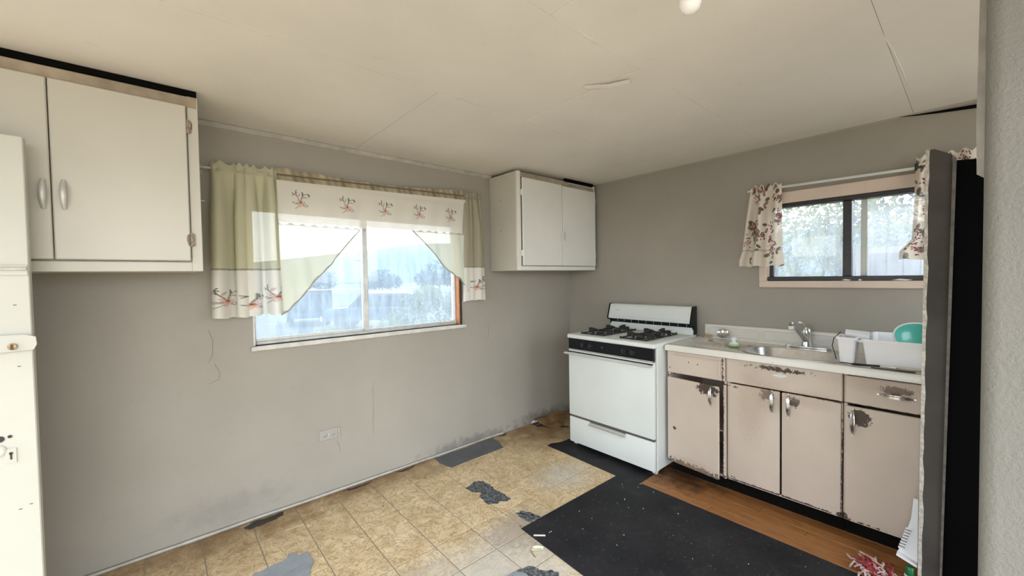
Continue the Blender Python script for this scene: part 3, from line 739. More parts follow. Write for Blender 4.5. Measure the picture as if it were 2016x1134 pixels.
d2 = box('door', 'cabgrey', (-.517, cy-.018, Z0+.040, X1-.014, cy-.001, Z1-.056), cr, b=.004)
pull(d1, -.540, cy-.018, 1.715, 1.80, 'whitesheet', .016, .007); pull(d2, -.497, cy-.018, 1.715, 1.80, 'whitesheet', .016, .007)
for x, z in ((X0+.043, 2.09), (X0+.043, 1.60), (X1-.012, 2.12), (X1-.012, 1.60)): hinge(cr, x, cy-.003, z, 'whitesheet', .045)
for z in (2.06, 1.80): MB().tube([(X0+.001, -.15, z), (X0-.001, -.15, z-.012)], .0025, 5).build('nail_mark', 'hairline', cr)

# ================================================================== white entrance door, opened against the cabinet
dr = struct(box('door_1', 'doorwhite', (-4.42, -.525, .012, -3.578, -.485, 1.938), b=.003), 'white painted entrance door standing open')
def on_door(nm, mat, dims, b=.002): return box(nm, mat, dims, dr, b=b)
on_door('bolt_plate', 'doorwhite', (-3.655, -.532, 1.440, -3.580, -.525, 1.478)); 
MB().tube([(-3.648, -.536, 1.464), (-3.582, -.536, 1.464)], .0065, 8).build('slide_bolt', 'grey_alu', dr, 40)
o = MB().prism([(-3.72, -.531, 1.232), (-3.592, -.531, 1.228), (-3.568, -.531, 1.218), (-3.566, -.531, 1.19), (-3.574, -.531, 1.172), (-3.72, -.531, 1.168)], (0, -.010, 0)).build('latch_bracket', 'doorwhite', dr)
MB().lathe([(.010, 0), (.012, .004), (.011, .008), (.004, .010)], (-3.622, -.541, 1.188), 14, (0, -1, 0)).build('brass_screw', 'brass', dr, 40)
MB().box(-3.6255, -.553, 1.179, -3.6185, -.549, 1.197).build('screw_slot', 'hairline', dr)
MB().lathe([(.011, 0), (.011, .0015)], (-3.664, -.5255, .863), 18, (0, -1, 0)).build('knob_hole', 'blackframe', dr)
MB().lathe([(.0055, 0), (.0055, .0015)], (-3.641, -.5255, .868), 14, (0, -1, 0)).build('knob_hole', 'blackframe', dr)
MB().lathe([(.022, 0), (.022, .004), (.016, .006), (.012, .003)], (-3.672, -.525, .822), 20, (0, -1, 0)).build('latch_ring', 'doorwhite', dr, 40)
on_door('keyhole_plate', 'doorwhite', (-3.654, -.528, .772, -3.627, -.525, .825), .001)
MB().lathe([(.0048, 0), (.0048, .001)], (-3.640, -.5285, .808), 12, (0, -1, 0)).box(-3.6422, -.5295, .786, -3.6378, -.528, .806).build('keyhole', 'blackframe', dr)
for x, z in ((-3.615, 1.335), (-3.612, 1.115), (-3.60, .61), (-3.625, .60)): MB().tube([(x-.004, -.5255, z), (x+.004, -.5255, z-.001)], .0013, 5).build('scratch', 'hairline', dr)
df = struct(MB().box(XL-.13, -1.44, 0, XL+.012, -1.40, 2.01, b=.003).box(XL-.13, -.56, 0, XL+.012, -.527, 2.01, b=.003).box(XL-.13, -1.44, 1.97, XL+.012, -.527, 2.01, b=.003).build('trim_4', 'doorwhite'), 'white casing of the entrance doorway')

# ================================================================== outlet
ot = thing('wall_outlet', 'painted-over electrical outlet low on the wall under the window', 'outlet', (-2.42, -.003, .39))
MB().box(-2.480, -.007, .360, -2.362, -.0005, .428, b=.003).build('cover_plate', 'outlet', ot)
for x in (-2.446, -2.396):
    MB().lathe([(.016, 0), (.016, .004), (.014, .0055)], (x, -.006, .394), 18, (0, -1, 0)).build('socket', 'outlet', ot, 40)
    for dz in (-.006, .006): box('slot', 'hairline', (x-.005, -.0125, .394+dz-.0012, x+.003, -.0115, .394+dz+.0012), ot)
MB().lathe([(.0035, 0), (.003, .0015)], (-2.421, -.007, .394), 10, (0, -1, 0)).build('screw', 'whitesheet', ot)
box('loose_edge', 'trim', (-2.362, -.012, .355, -2.352, -.0005, .426), ot, b=.002)

# ================================================================== gas stove
st = thing('gas_stove', 'white gas stove with black control panel beside the sink cabinets', 'stove', (-.37, -.957, 0))
SY0, SY1 = -1.345, -.570
box('body', 'whitesheet', (-.655, SY0, .035, -.045, SY1, .905), st, b=.004)
part_label(box('side_seam', 'grey_alu', (-.662, SY0+.004, .04, -.655, SY1-.004, .90), st), 'grey gap behind the door')
dd = box('oven_door', 'whitesheet', (-.690, SY0+.004, .262, -.663, SY1-.004, .790), st, b=.006, smooth=30, seg=2)
# full-width oven handle
box('handle_shade_strip', 'stoveblack', (-.6925, SY0+.012, .7815, -.6895, SY1-.004, .7885), dd)  # black strip put in for the shade line behind the handle bar
hb = MB().prism([(-.728, SY0+.012, .768), (-.734, SY0+.012, .776), (-.722, SY0+.012, .784), (-.712, SY0+.012, .778)], (0, SY1-SY0, 0)).build('handle', 'brightbar', dd)
for y in (SY0+.03, SY1-.03): box('handle_post', 'grey_alu', (-.722, y-.012, .768, -.688, y+.012, .782), dd, b=.002)
box('door_top_strip', 'whitesheet', (-.692, SY0+.006, .790, -.664, SY1-.006, .800), st, b=.002)
box('control_panel', 'stoveblack', (-.690, SY0+.012, .803, -.655, SY1-.003, .896), st, b=.004)
box('panel_trim', 'grey_alu', (-.692, SY0+.014, .803, -.686, SY1-.005, .809), st, b=.001)
for k, y in enumerate((-.728, -.803, -1.105, -1.178)):
    kb = MB().lathe([(.019, 0), (.021, .004), (.018, .016), (.0, .018)], (-.690, y, .853), 20, (-1, 0, 0)).build('burner_knob', 'blackplastic', st, 40)
    box('knob_grip', 'blackplastic', (-.716, y-.004, .836, -.704, y+.004, .870), kb, b=.002)
    MB().lathe([(.0235, 0), (.0235, .001), (.0222, .0012), (.0222, .0005)], (-.6905, y, .853), 20, (-1, 0, 0)).build('knob_ring', 'castiron', kb)
kb = MB().lathe([(.013, 0), (.013, .006), (.010, .008)], (-.690, -.913, .853), 16, (-1, 0, 0)).build('oven_dial', 'blackplastic', st, 40)
# cooktop with rolled front
ct = MB(); ct.box(-.702, SY0-.003, .896, -.05, SY1+.003, .930, b=.010, seg=3); ct.build('cooktop', 'whitesheet', st, 40)
for yc in (-.775, -1.140):
    wl = box('burner_well', 'whitesheet', (-.635, yc-.150, .9285, -.175, yc+.150, .931), st, b=.001)
for yc in (-.775, -1.140):
    for xc in (-.525, -.285):
        MB().lathe([(.082, 0), (.080, .003), (.050, -.001), (.03, .001), (.0, .001)], (xc, yc, .9315), 24).build('drip_pan', 'steel', st, 40)
        MB().lathe([(.030, 0), (.034, .006), (.030, .014), (.0, .016)], (xc, yc, .932), 20).build('burner_cap', 'castiron', st, 40)
        g = MB(); s_ = .108; zt = .966
        for a, b_ in (((-s_, -s_), (s_, -s_)), ((s_, -s_), (s_, s_)), ((s_, s_), (-s_, s_)), ((-s_, s_), (-s_, -s_))):
            g.tube([(xc+a[0], yc+a[1], .938), (xc+b_[0], yc+b_[1], .938)], .005, 6)
        for an in range(4):
            a = PI/2*an; ca, sa = math.cos(a), math.sin(a)
            # finger blades rising from the frame towards the burner
            P = [(s_+.004, .932), (s_+.004, zt+.008), (s_-.020, zt+.010), (.034, zt), (.034, zt-.010), (s_-.03, zt-.008), (s_-.012, .936)]
            g.prism([(xc+p[0]*ca+.007*sa, yc+p[0]*sa-.007*ca, p[1]) for p in P], (-.014*sa, .014*ca, 0))
            a2 = a+PI/4; g.tube([(xc+s_*1.38*math.cos(a2), yc+s_*1.38*math.sin(a2), .932), (xc+s_*1.38*math.cos(a2), yc+s_*1.38*math.sin(a2), .948)], .006, 6)
        g.build('grate', 'castiron', st)
# back guard
gx = -.105
MB().prism([(gx, SY0+.004, .930), (gx+.012, SY0+.004, .983), (-.05, SY0+.004, .983), (-.05, SY0+.004, .930)], (0, SY1-SY0-.008, 0)).build('guard_base', 'whitesheet', st)
gb = MB().box(gx+.014, SY0+.008, .975, -.05, SY1-.008, 1.03, b=.001).build('vent_band', 'stoveblack', st)
for k in range(10):
    y = SY1-.075-k*(.64/9); box('vent_rib', 'grey_alu', (gx+.0125, y-.0012, .988, gx+.0145, y+.0012, 1.012), gb)
gp = MB().prism([(gx-.035, SY0+.012, 1.018), (gx-.037, SY0+.012, 1.030), (gx-.002, SY0+.012, 1.140), (gx+.008, SY0+.012, 1.148), (-.05, SY0+.012, 1.148), (-.05, SY0+.012, 1.018)], (0, SY1-SY0-.024, 0)).build('guard_panel', 'whitesheet', st)
for zz, xo in ((1.040, .004), (1.128, .033)):
    MB().box(gx-.0375+xo-.001, SY0+.03, zz, gx-.0375+xo+.003, SY1-.03, zz+.0025).build('guard_groove', 'grey_alu', gp)
part_label(MB().box(gx-.0185, SY1-.125, 1.0935, gx-.0165, SY1-.075, 1.0985, b=.0008).build('maker_mark', 'grey_alu', gp), 'tiny grey maker mark')
for y in (SY0, SY1-.012):
    MB().prism([(gx-.038, y, 1.012), (gx-.040, y, 1.030), (gx-.004, y, 1.143), (gx+.006, y, 1.152), (-.045, y, 1.152), (-.045, y, .930), (gx+.012, y, .930), (gx+.006, y, 1.0)], (0, .012, 0)).build('end_cap', 'stoveblack', st)
# drawer and feet
dw = box('storage_drawer', 'whitesheet', (-.688, SY0+.006, .036, -.660, SY1-.006, .245), st, b=.005, smooth=30, seg=2)
box('drawer_gap', 'hairline', (-.684, SY0+.01, .245, -.664, SY1-.01, .262), st, b=.001)
MB().prism([(-.700, -1.112, .213), (-.712, -1.112, .220), (-.712, -1.112, .230), (-.690, -1.112, .242), (-.688, -1.112, .214)], (0, .325, 0)).build('drawer_handle', 'chrome', dw)
box('handle_shadow_gap', 'hairline', (-.6895, -1.112, .243, -.6875, -.787, .247), dw)
box('handle_lip', 'brightbar', (-.7135, -1.112, .2195, -.7115, -.787, .2235), dw)
for x, y in ((-.63, SY0+.03), (-.63, SY1-.03), (-.10, SY0+.03), (-.10, SY1-.03)):
    MB().prism([(x-.03, y-.018, .036), (x+.02, y-.018, .036), (x+.006, y-.012, .0035), (x-.010, y-.012, .0035)], (0, .03, 0)).build('foot', 'whitesheet', st)

# ================================================================== sink base cabinets
def chrome_pull(parent, c, L, axis):
    """streamlined chrome pull of three ridges on a front facing -x"""
    x, y, z = c; m = MB()
    for off, rr, bow in ((-.0075, .0032, .018), (0, .0045, .024), (.0075, .0032, .018)):
        pts = []; R = []
        for i in range(11):
            t = i/10; s = (t-.5)*L; k = math.sin(PI*t); px = x-.003-bow*k**.6; o2 = off*(.25+.75*k)
            pts.append((px, y+o2, z+s) if axis == 'z' else (px, y+s, z+o2)); R.append(rr*(.45+.55*k))
        m.tube(pts, R, 7)
    for sgn in (-1, 1):
        e = sgn*L*.42
        if axis == 'z': m.prism([(x, y-.009, z+e*.78), (x, y+.009, z+e*.78), (x, y, z+sgn*L*.58)], (-.005, 0, 0))
        else: m.prism([(x, y+e*.78, z-.009), (x, y+e*.78, z+.009), (x, y+sgn*L*.58, z)], (-.005, 0, 0))
    return m.build('handle', 'chrome', parent, 50)
FX = -.555
def carcass(t, y0, y1, openleft=False):
    th = .016
    MB().box(FX+.018, y0, .10, -.01, y0+th, .876).box(FX+.018, y1-th, .10, -.01, y1, .876).box(FX+.018, y0+th, .10, -.01, y1-th, .116).box(-.026, y0+th, .116, -.01, y1-th, .876).build('carcass', 'pink', t)
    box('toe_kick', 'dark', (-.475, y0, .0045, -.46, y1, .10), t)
c1 = thing('base_cabinet', 'pink-beige base cabinet with its door ajar, next to the stove', 'cabinet', (-.28, -1.557, 0), 'worn steel base cabinets under the sink top')
carcass(c1, -1.755, -1.364)
df_ = box('drawer_front', 'pink', (FX, -1.750, .722, FX+.018, -1.366, .874), c1, b=.004)
# recessed field with bevelled border
MB().prism([(FX-.001, -1.728, .740), (FX-.001, -1.415, .740), (FX-.001, -1.415, .852), (FX-.001, -1.728, .852)], (-.004, 0, 0)).build('drawer_field', 'pink', df_)
MB().box(FX-.013, -1.7275, .742, FX-.004, -1.712, .852, b=.003).box(FX-.009, -1.7275, .842, FX-.004, -1.420, .852, b=.002).build('field_border', 'pink', df_)
for y, z in ((-1.52, .812), (-1.58, .806), (-1.385, .757), (-1.742, .752)):
    MB().lathe([(.004, 0), (.004, .0008)], (FX-.0055 if y not in (-1.385, -1.742) else FX-.0005, y, z), 10, (-1, 0, 0)).build('screw_hole', 'blackframe', df_)
box('right_stile', 'pink', (FX+.004, -1.756, .10, FX+.018, -1.735, .700), c1, b=.002)
box('shelf', 'pink', (FX+.05, -1.735, .38, -.03, -1.382, .392), c1)
R6 = Matrix.Rotation(rad(-6.2), 3, 'Z')
m = MB(); m.box(FX-.002, -1.728, .096, FX+.016, -1.366, .690, b=.004); hv = Vector((FX, -1.366, 0))
for v in m.bm.verts: v.co = R6 @ (v.co-hv)+hv
dm = m.build('door', 'pink', c1)
hp = MB(); h_o = chrome_pull(dm, (FX-.002, -1.680, .622), .115, 'z')
me = h_o.data
for v in me.vertices: v.co = R6 @ (v.co-hv)+hv
c2 = thing('base_cabinet', 'pink-beige double-door sink cabinet with a white winged badge', 'cabinet', (-.28, -2.045, 0), 'worn steel base cabinets under the sink top')
carcass(c2, -2.331, -1.759)
ap = box('apron_front', 'pink', (FX, -2.330, .726, FX+.018, -1.760, .874), c2, b=.003)
# winged badge
bd = [(-.034, .002), (-.028, .007), (-.012, .006), (-.006, .010), (.004, .010), (.010, .006), (.026, .005), (.034, .0), (.024, -.005), (.012, -.005), (.004, -.009), (-.006, -.009), (-.014, -.005), (-.028, -.003)]
part_label(MB().prism([(FX, -2.048+a*1.1, .812+b_*1.15-a*.02) for a, b_ in bd], (-.005, 0, 0)).build('badge', 'whitesheet', ap), 'white winged metal badge')
MB().lathe([(.0045, 0), (.0045, .002)], (FX-.004, -2.048, .8125), 12, (-1, 0, 0)).build('badge_boss', 'grey_alu', ap)
d1 = box('door', 'pink', (FX, -2.048, .110, FX+.018, -1.764, .718), c2, b=.006, smooth=30, seg=2)
d2 = box('door', 'pink', (FX, -2.326, .110, FX+.018, -2.057, .718), c2, b=.006, smooth=30, seg=2)
chrome_pull(d1, (FX, -2.010, .652), .125, 'z'); chrome_pull(d2, (FX, -2.092, .650), .125, 'z')
c3 = thing('base_cabinet', 'pink-beige drawer and door base cabinet beside the tall dark cabinet', 'cabinet', (-.28, -2.595, 0), 'worn steel base cabinets under the sink top')
carcass(c3, -2.855, -2.335)
d3 = box('drawer_front', 'pink', (FX, -2.850, .724, FX+.018, -2.341, .868), c3, b=.004)
chrome_pull(d3, (FX, -2.535, .795), .125, 'y')
d4 = box('door', 'pink', (FX, -2.850, .105, FX+.018, -2.341, .710), c3, b=.006, smooth=30, seg=2)
chrome_pull(d4, (FX, -2.374, .630), .13, 'z')

# ================================================================== sink top
sk = thing('sink_top', 'stained white enamel sink top with backsplash, drainboard and oval steel basin', 'sink', (-.29, -2.11, .878))
kx0, kx1, ky0, ky1, kz = -.578, -.004, -2.86, -1.360, .915
bc = Vector((-.335, -2.065)); hx, hy = .185, .252
def sup(a, sx_, sy_, e=.62):
    c, s = math.cos(a), math.sin(a); return (bc.x+sx_*math.copysign(abs(c)**e, c), bc.y+sy_*math.copysign(abs(s)**e, s))
angs = sorted(set([2*PI*k/72 for k in range(72)]+[math.atan2(y-bc.y, x-bc.x) % (2*PI) for x in (kx0, kx1) for y in (ky0, ky1)]))
def rect_hit(a, x0, x1, y0, y1):
    c, s = math.cos(a), math.sin(a); ts = []
    if abs(c) > 1e-9: ts += [(x1-bc.x)/c if c > 0 else (x0-bc.x)/c]
    if abs(s) > 1e-9: ts += [(y1-bc.y)/s if s > 0 else (y0-bc.y)/s]
    t = min(t for t in ts if t > 0); return (bc.x+c*t, bc.y+s*t)
n = len(angs); rings = []
rings.append([(*rect_hit(a, kx0, kx1, ky0, ky1), .878) for a in angs])
rings.append([(*rect_hit(a, kx0, kx1, ky0, ky1), .909) for a in angs])
rings.append([(*rect_hit(a, kx0+.006, kx1, ky0, ky1-.006), .918) for a in angs])
rings.append([(*rect_hit(a, kx0+.020, kx1, ky0, ky1-.020), .918) for a in angs])
rings.append([(*rect_hit(a, kx0+.028, kx1, ky0, ky1-.030), .9145) for a in angs])
rings.append([(*sup(a, hx+.014, hy+.014), .9125) for a in angs])
vs = [p for g in rings for p in g]; fs = []
for i in range(len(rings)-1):
    for k in range(n): fs.append((i*n+k, i*n+(k+1) % n, (i+1)*n+(k+1) % n, (i+1)*n+k))
MB().poly(vs, fs).build('counter', 'enamel', sk, 50)
rings = [[(*sup(a, hx+.017, hy+.017), .9135) for a in angs], [(*sup(a, hx+.012, hy+.012), .9155) for a in angs], [(*sup(a, hx+.002, hy+.002), .9150) for a in angs], [(*sup(a, hx-.004, hy-.004), .905) for a in angs], [(*sup(a, hx-.018, hy-.018), .80) for a in angs], [(*sup(a, hx-.04, hy-.05), .772) for a in angs], [(*sup(a, .04, .04, 1), .765) for a in angs]]
vs = [p for g in rings for p in g]; fs = []
for i in range(len(rings)-1):
    for k in range(n): fs.append((i*n+k, i*n+(k+1) % n, (i+1)*n+(k+1) % n, (i+1)*n+k))
fs.append(tuple(range((len(rings)-1)*n, len(rings)*n)))
MB().poly(vs, fs).build('basin', 'steel', sk, 50)
bs = box('backsplash', 'enamel', (-.030, ky0, .913, -.004, ky1-.035, 1.018), sk, b=.010, smooth=40, seg=3)
MB().tube([(-.024, ky0, .920), (-.034, ky0, .9155), (-.034, ky1-.04, .9155)], .010, 8).build('cove', 'enamel', sk, 50)
for (a, b_) in ((-1.775, -1.435), (-2.30, -1.805), (-2.83, -2.33)):
    fr = MB()
    o_ = [(-.0305, a+.012, .936), (-.0305, b_-.012, .936), (-.0305, b_, .948), (-.0305, b_, .986), (-.0305, b_-.012, .998), (-.0305, a+.012, .998), (-.0305, a, .986), (-.0305, a, .948), (-.0305, a+.012, .936)]
    fr.tube(o_, .003, 6, caps=False).build('pressed_field', 'enamel', bs, 60)

fc = thing('kitchen_faucet', 'chrome single-lever faucet behind the sink basin', 'faucet', (-.085, -2.07, .915))
lo = [(.022*math.sin(2*PI*k/28), .125*math.copysign(abs(math.cos(2*PI*k/28))**.9, math.cos(2*PI*k/28))) for k in range(28)]
MB().prism([(-.085+a, -2.075+b_, .9145) for a, b_ in lo], (0, 0, .008)).prism([(-.085+a*.85, -2.075+b_*.95, .9225) for a, b_ in lo], (0, 0, .006)).build('deck_plate', 'chrome', fc, 30)
MB().lathe([(.029, 0), (.028, .02), (.025, .03), (.025, .075), (.027, .085), (.025, .112), (.014, .126), (0, .128)], (-.085, -2.07, .927), 22).build('faucet_body', 'chrome', fc, 40)
sp = MB().tube([(-.090, -2.07, .965), (-.14, -2.063, .998), (-.22, -2.052, 1.046), (-.275, -2.044, 1.082), (-.298, -2.041, 1.088), (-.306, -2.040, 1.078)], [.020, .0175, .015, .013, .013, .013], 12).build('spout', 'chrome', fc, 50)
MB().lathe([(.0125, 0), (.0135, .004), (.0135, .018), (.0115, .022)], (-.307, -2.040, 1.056), 16).build('aerator', 'whitesheet', sp, 40)
lv = MB().tube([(-.085, -2.07, 1.050), (-.098, -2.066, 1.066), (-.125, -2.058, 1.080), (-.15, -2.05, 1.086)], [.013, .011, .008, .009], 10, squash=(1.3, .7)).build('lever', 'chrome', fc, 50)

# ------------------------------------------------------------------ things on the sink top
t = thing('strainer_cup', 'small chrome strainer cup leaning on the backsplash above the drainboard', 'strainer', (-.075, -1.55, .916))
q = Vector((-.55, -.15, .55))
MB().lathe([(.0, -.022), (.022, -.018), (.036, -.004), (.041, .008), (.039, .008), (.033, -.001), (.02, -.013), (0, -.017)], (-.072, -1.548, .957), 22, q).build('cup', 'chrome', t, 50)
MB().tube([(-.062, -1.552, .946), (-.055, -1.56, .925), (-.055, -1.562, .917)], .004, 8).build('stem', 'whitesheet', t, 50)
t = thing('soap_dish', 'pale green glass dish with a clear knob on the drainboard', 'dish', (-.335, -1.722, .916))
MB().lathe([(.026, 0), (.036, .006), (.040, .018), (.037, .022), (.033, .020)], (-.335, -1.722, .9145), 24).build('dish', 'greenglass', t, 40)
MB().lathe([(.030, 0), (.024, .010), (.013, .016), (.012, .022), (.018, .030), (.018, .040), (.010, .048), (0, .049)], (-.335, -1.722, .932), 22).build('clear_top', 'clearplastic', t, 40)
t = thing('spoon', 'thin grey spoon lying on the drainboard beside the green dish', 'spoon', (-.26, -1.58, .916))
MB().tube([(-.36, -1.675, .918), (-.30, -1.62, .9185), (-.215, -1.535, .9185)], [.004, .003, .0035], 7, squash=(1, .5)).build('handle', 'beige', t, 50)
MB().lathe([(.0, -.004), (.012, -.002), (.017, .002), (.015, .002), (.010, .0), (0, -.002)], (-.195, -1.515, .9205), 18, (0, 0, 1), (1.0, 1.25)).build('bowl', 'steel', t, 50)
for k, (x, y, rr) in enumerate(((-.41, -1.74, .009), (-.47, -1.52, .006), (-.22, -1.78, .012))):
    mm = MB(); 
    mm.prism([(x+rr*math.cos(a)*(1+.3*math.sin(3*a+k)), y+rr*.6*math.sin(a), .9147) for a in [2*PI*i/9 for i in range(9)]], (0, 0, .0015))
    tag(mm.build('food_scrap', 'vinylbrown'), ['small dark crumb on the drainboard near the basin', 'small dark crumb near the stove end of the sink top', 'brown scrap behind the basin edge'][k], 'scrap')
# dish tub: tapering walls, rim, separate cutlery cup on the left
tub = thing('dish_tub', 'white plastic dish drainer tub with cutlery cup at the counter edge', 'dish tub', (-.27, -2.55, .916))
def taper_box(m, x0, x1, y0, y1, z0, z1, d, th=.004, cr=.02):
    def rr(x0, x1, y0, y1, z, c):
        P = []
        for cx, cy_, a0 in ((x1-c, y1-c, 0), (x0+c, y1-c, 90), (x0+c, y0+c, 180), (x1-c, y0+c, 270)):
            for k in range(5): a = rad(a0+22.5*k); P.append((cx+c*math.cos(a), cy_+c*math.sin(a), z))
        return P
    L = [rr(x0+d, x1-d, y0+d, y1-d, z0, cr), rr(x0, x1, y0, y1, z1-.012, cr), rr(x0-.006, x1+.006, y0-.006, y1+.006, z1-.012, cr), rr(x0-.006, x1+.006, y0-.006, y1+.006, z1, cr), rr(x0+th, x1-th, y0+th, y1-th, z1, cr), rr(x0+d+th, x1-d-th, y0+d+th, y1-d-th, z0+th, cr)]
    n = len(L[0]); vs = [p for g in L for p in g]; fs = [tuple(range(n-1, -1, -1)), tuple(range(5*n, 6*n))]
    for i in range(5):
        for k in range(n): fs.append((i*n+k, i*n+(k+1) % n, (i+1)*n+(k+1) % n, (i+1)*n+k))
    m.poly(vs, fs)
m = MB(); taper_box(m, -.470, -.075, -2.83, -2.395, .9165, 1.052, .014); m.build('tub', 'whiteplastic', tub, 40)
m = MB(); taper_box(m, -.475, -.36, -2.372, -2.292, .919, 1.055, .010, cr=.012); m.build('cutlery_cup', 'whiteplastic', tub, 40)
box('link_web', 'whiteplastic', (-.44, -2.402, 1.030, -.38, -2.364, 1.042), tub, b=.002)
bw = thing('mixing_bowl', 'teal and white bowl tilted inside the dish tub', 'bowl', (-.27, -2.60, .93))
q = Vector((-.62, -.25, .72))
MB().lathe([(.03, -.055), (.075, -.040), (.105, .0), (.112, .022), (.108, .022), (.100, .002), (.070, -.034), (.0, -.048)], (-.27, -2.60, 1.035), 28, q).build('bowl', 'teal', bw, 50)
MB().lathe([(.1125, .018), (.1135, .024), (.106, .025), (.106, .021), (.1125, .018)], (-.27, -2.60, 1.035), 28, q, caps=False).build('rim', 'whitesheet', bw, 50)
gl = thing('drinking_glass', 'frosted glass lying across the cutlery cup of the dish tub', 'glass', (-.36, -2.36, 1.06))
MB().lathe([(.0, .0), (.021, .001), (.026, .10), (.0235, .10), (.019, .006), (0, .005)], (-.405, -2.315, 1.070), 20, (.18, -.9, -.12)).build('glass_body', 'clearplastic', gl, 50)
MB().tube([(-.405, -2.298, 1.075), (-.43, -2.272, 1.04), (-.44, -2.266, 1.0), (-.455, -2.280, .96), (-.465, -2.289, .93)], .0022, 6).build('strap', 'blackplastic', gl, 60)
ut = thing('serving_spoon', 'black-handled serving spoon with a beige bowl lying in front of the dish tub', 'utensil', (-.515, -2.49, .918))
m = MB(); m.tube([(-.523, -2.362, .925), (-.528, -2.375, .926), (-.525, -2.40, .926), (-.518, -2.44, .927), (-.513, -2.47, .928)], [.006, .011, .010, .008, .009], 10, squash=(1, .6)); m.build('handle', 'blackplastic', ut, 50)
MB().tube([(-.513, -2.470, .927), (-.515, -2.53, .928)], [.005, .006], 8).build('shaft', 'chrome', ut, 50)
MB().lathe([(.0, -.003), (.026, .003), (.036, .012), (.034, .013), (.022, .006), (0, .001)], (-.520, -2.575, .922), 22, (0, 0, 1), (.85, 1.4)).build('bowl', 'beige', ut, 50)
ut2 = thing('spatula', 'flat black spatula under the serving spoon at the counter edge', 'utensil', (-.535, -2.52, .9145))
MB().box(-.548, -2.60, .9190, -.536, -2.44, .9235, b=.002).build('handle', 'blackplastic', ut2)
MB().box(-.555, -2.70, .9190, -.515, -2.60, .9215, b=.001).build('blade', 'beige', ut2)

# ================================================================== tall dark cabinet on the right
tc_ = thing('tall_cabinet', 'tall dark cabinet with pale chipped edge at the end of the sink', 'cabinet', (-.36, -2.78, 0))
fx = -.705
m = MB()
N = 34; outl = []
rnd = random.Random(3)
pl = []; pr = []
for i in range(N+1):
    z = .004+i*(1.928-.004)/N; pl.append((fx, -2.6235-.010*z/1.93, z)); pr.append((fx, -2.6355-.010*z/1.93+.003*rnd.uniform(-1, 1), z))
m.prism(pl+pr[::-1], (.010, 0, 0)); m.build('raw_edge', 'rawedge', tc_)
box('side_panel', 'darkcab', (fx+.010, -2.6460, .004, -.62, -2.6315, 1.84), tc_, b=.001)
box('side_panel', 'darkcab', (-.62, -2.866, .004, -.596, -2.6325, 1.80), tc_, b=.001)
m = MB(); m.prism([(fx+.001, -2.634, .004), (fx+.001, -2.690, .004), (fx+.001, -2.712, 1.890), (fx+.001, -2.690, 1.905), (fx+.001, -2.660, 1.925), (fx+.001, -2.645, 1.926)], (.014, 0, 0)); m.build('stile', 'darkcab', tc_)
m = MB(); m.prism([(fx-.004, -2.690, .004), (fx-.004, -2.697, .004), (fx-.004, -2.724, 1.872), (fx-.004, -2.713, 1.888)], (.014, 0, 0)); m.build('edge_moulding', 'ridge', tc_)
MB().lathe([(.005, 0), (.005, .001)], (fx-.001, -2.7085, 1.857), 12, (-1, 0, 0)).build('screw_hole', 'blackframe', tc_)
m = MB(); m.prism([(fx+.018, -2.69, .004), (fx+.018, -3.15, .004), (fx+.018, -3.15, 1.85), (fx+.018, -2.80, 1.858), (fx+.018, -2.705, 1.868)], (.016, 0, 0)); m.build('door_panel', 'blackcab', tc_)
box('far_side', 'darkcab', (fx+.034, -3.15, .004, -.596, -3.13, 1.84), tc_)

# ================================================================== cleaning things by the dark cabinet
dp = thing('dustpan', 'white plastic dustpan with comb teeth standing against the dark cabinet', 'dustpan', (-.73, -2.59, .004))
m = MB(); m.prism([(-.664, -2.556, .100), (-.664, -2.568, .140), (-.664, -2.598, .27), (-.664, -2.606, .37), (-.664, -2.621, .37), (-.664, -2.621, .080)], (-.010, 0, 0)); m.prism([(-.674, -2.552, .092), (-.674, -2.621, .068), (-.674, -2.621, .080), (-.674, -2.555, .104)], (-.026, 0, 0)); m.build('pan', 'whiteplastic', dp)
for k in range(8):
    t_ = k/7; y = -2.5625-.024*t_; z = .125+.10*t_; box('comb_tooth', 'whiteplastic', (-.682, y-.016, z-.0035, -.674, y+.005, z+.0035), dp)
for k in range(7):
    t_ = (k+.5)/7; y = -2.5625-.024*t_; z = .125+.10*t_; box('comb_gap', 'hairline', (-.6755, y-.015, z-.0025, -.674, y+.001, z+.0025), dp)
bt = thing('spray_bottle', 'white bottle with a green cap under the dustpan', 'bottle', (-.66, -2.585, .004))
MB().lathe([(.017, 0), (.0185, .003), (.0185, .016), (.014, .019)], (-.700, -2.598, .0045), 18).build('bottle_body', 'whiteplastic', bt, 40)
MB().lathe([(.014, 0), (.015, .004), (.015, .036), (.012, .040), (0, .041)], (-.700, -2.598, .0225), 16).build('cap', 'green', bt, 40)
rg = thing('rag_mop', 'red and white string mop head on the floorboards', 'mop head', (-.72, -2.50, .004))
rnd = random.Random(21)
for k in range(64):
    a = rnd.uniform(0, 2*PI); L = rnd.uniform(.05, .105); c0 = (-.765+rnd.gauss(0, .025), -2.50+rnd.gauss(0, .035)); pts = []
    for i in range(6):
        s = i/5; pts.append((c0[0]+L*s*math.cos(a+.9*s*rnd.uniform(-1, 1)), c0[1]+L*s*math.sin(a+.7*s), .009+.018*math.sin(PI*s*.9)*rnd.uniform(.4, 1)+(.012 if k % 3 == 0 else 0)))
    MB().tube(pts, .004, 5).build('yarn', 'ragred' if k % 2 else 'rag', rg, 60)

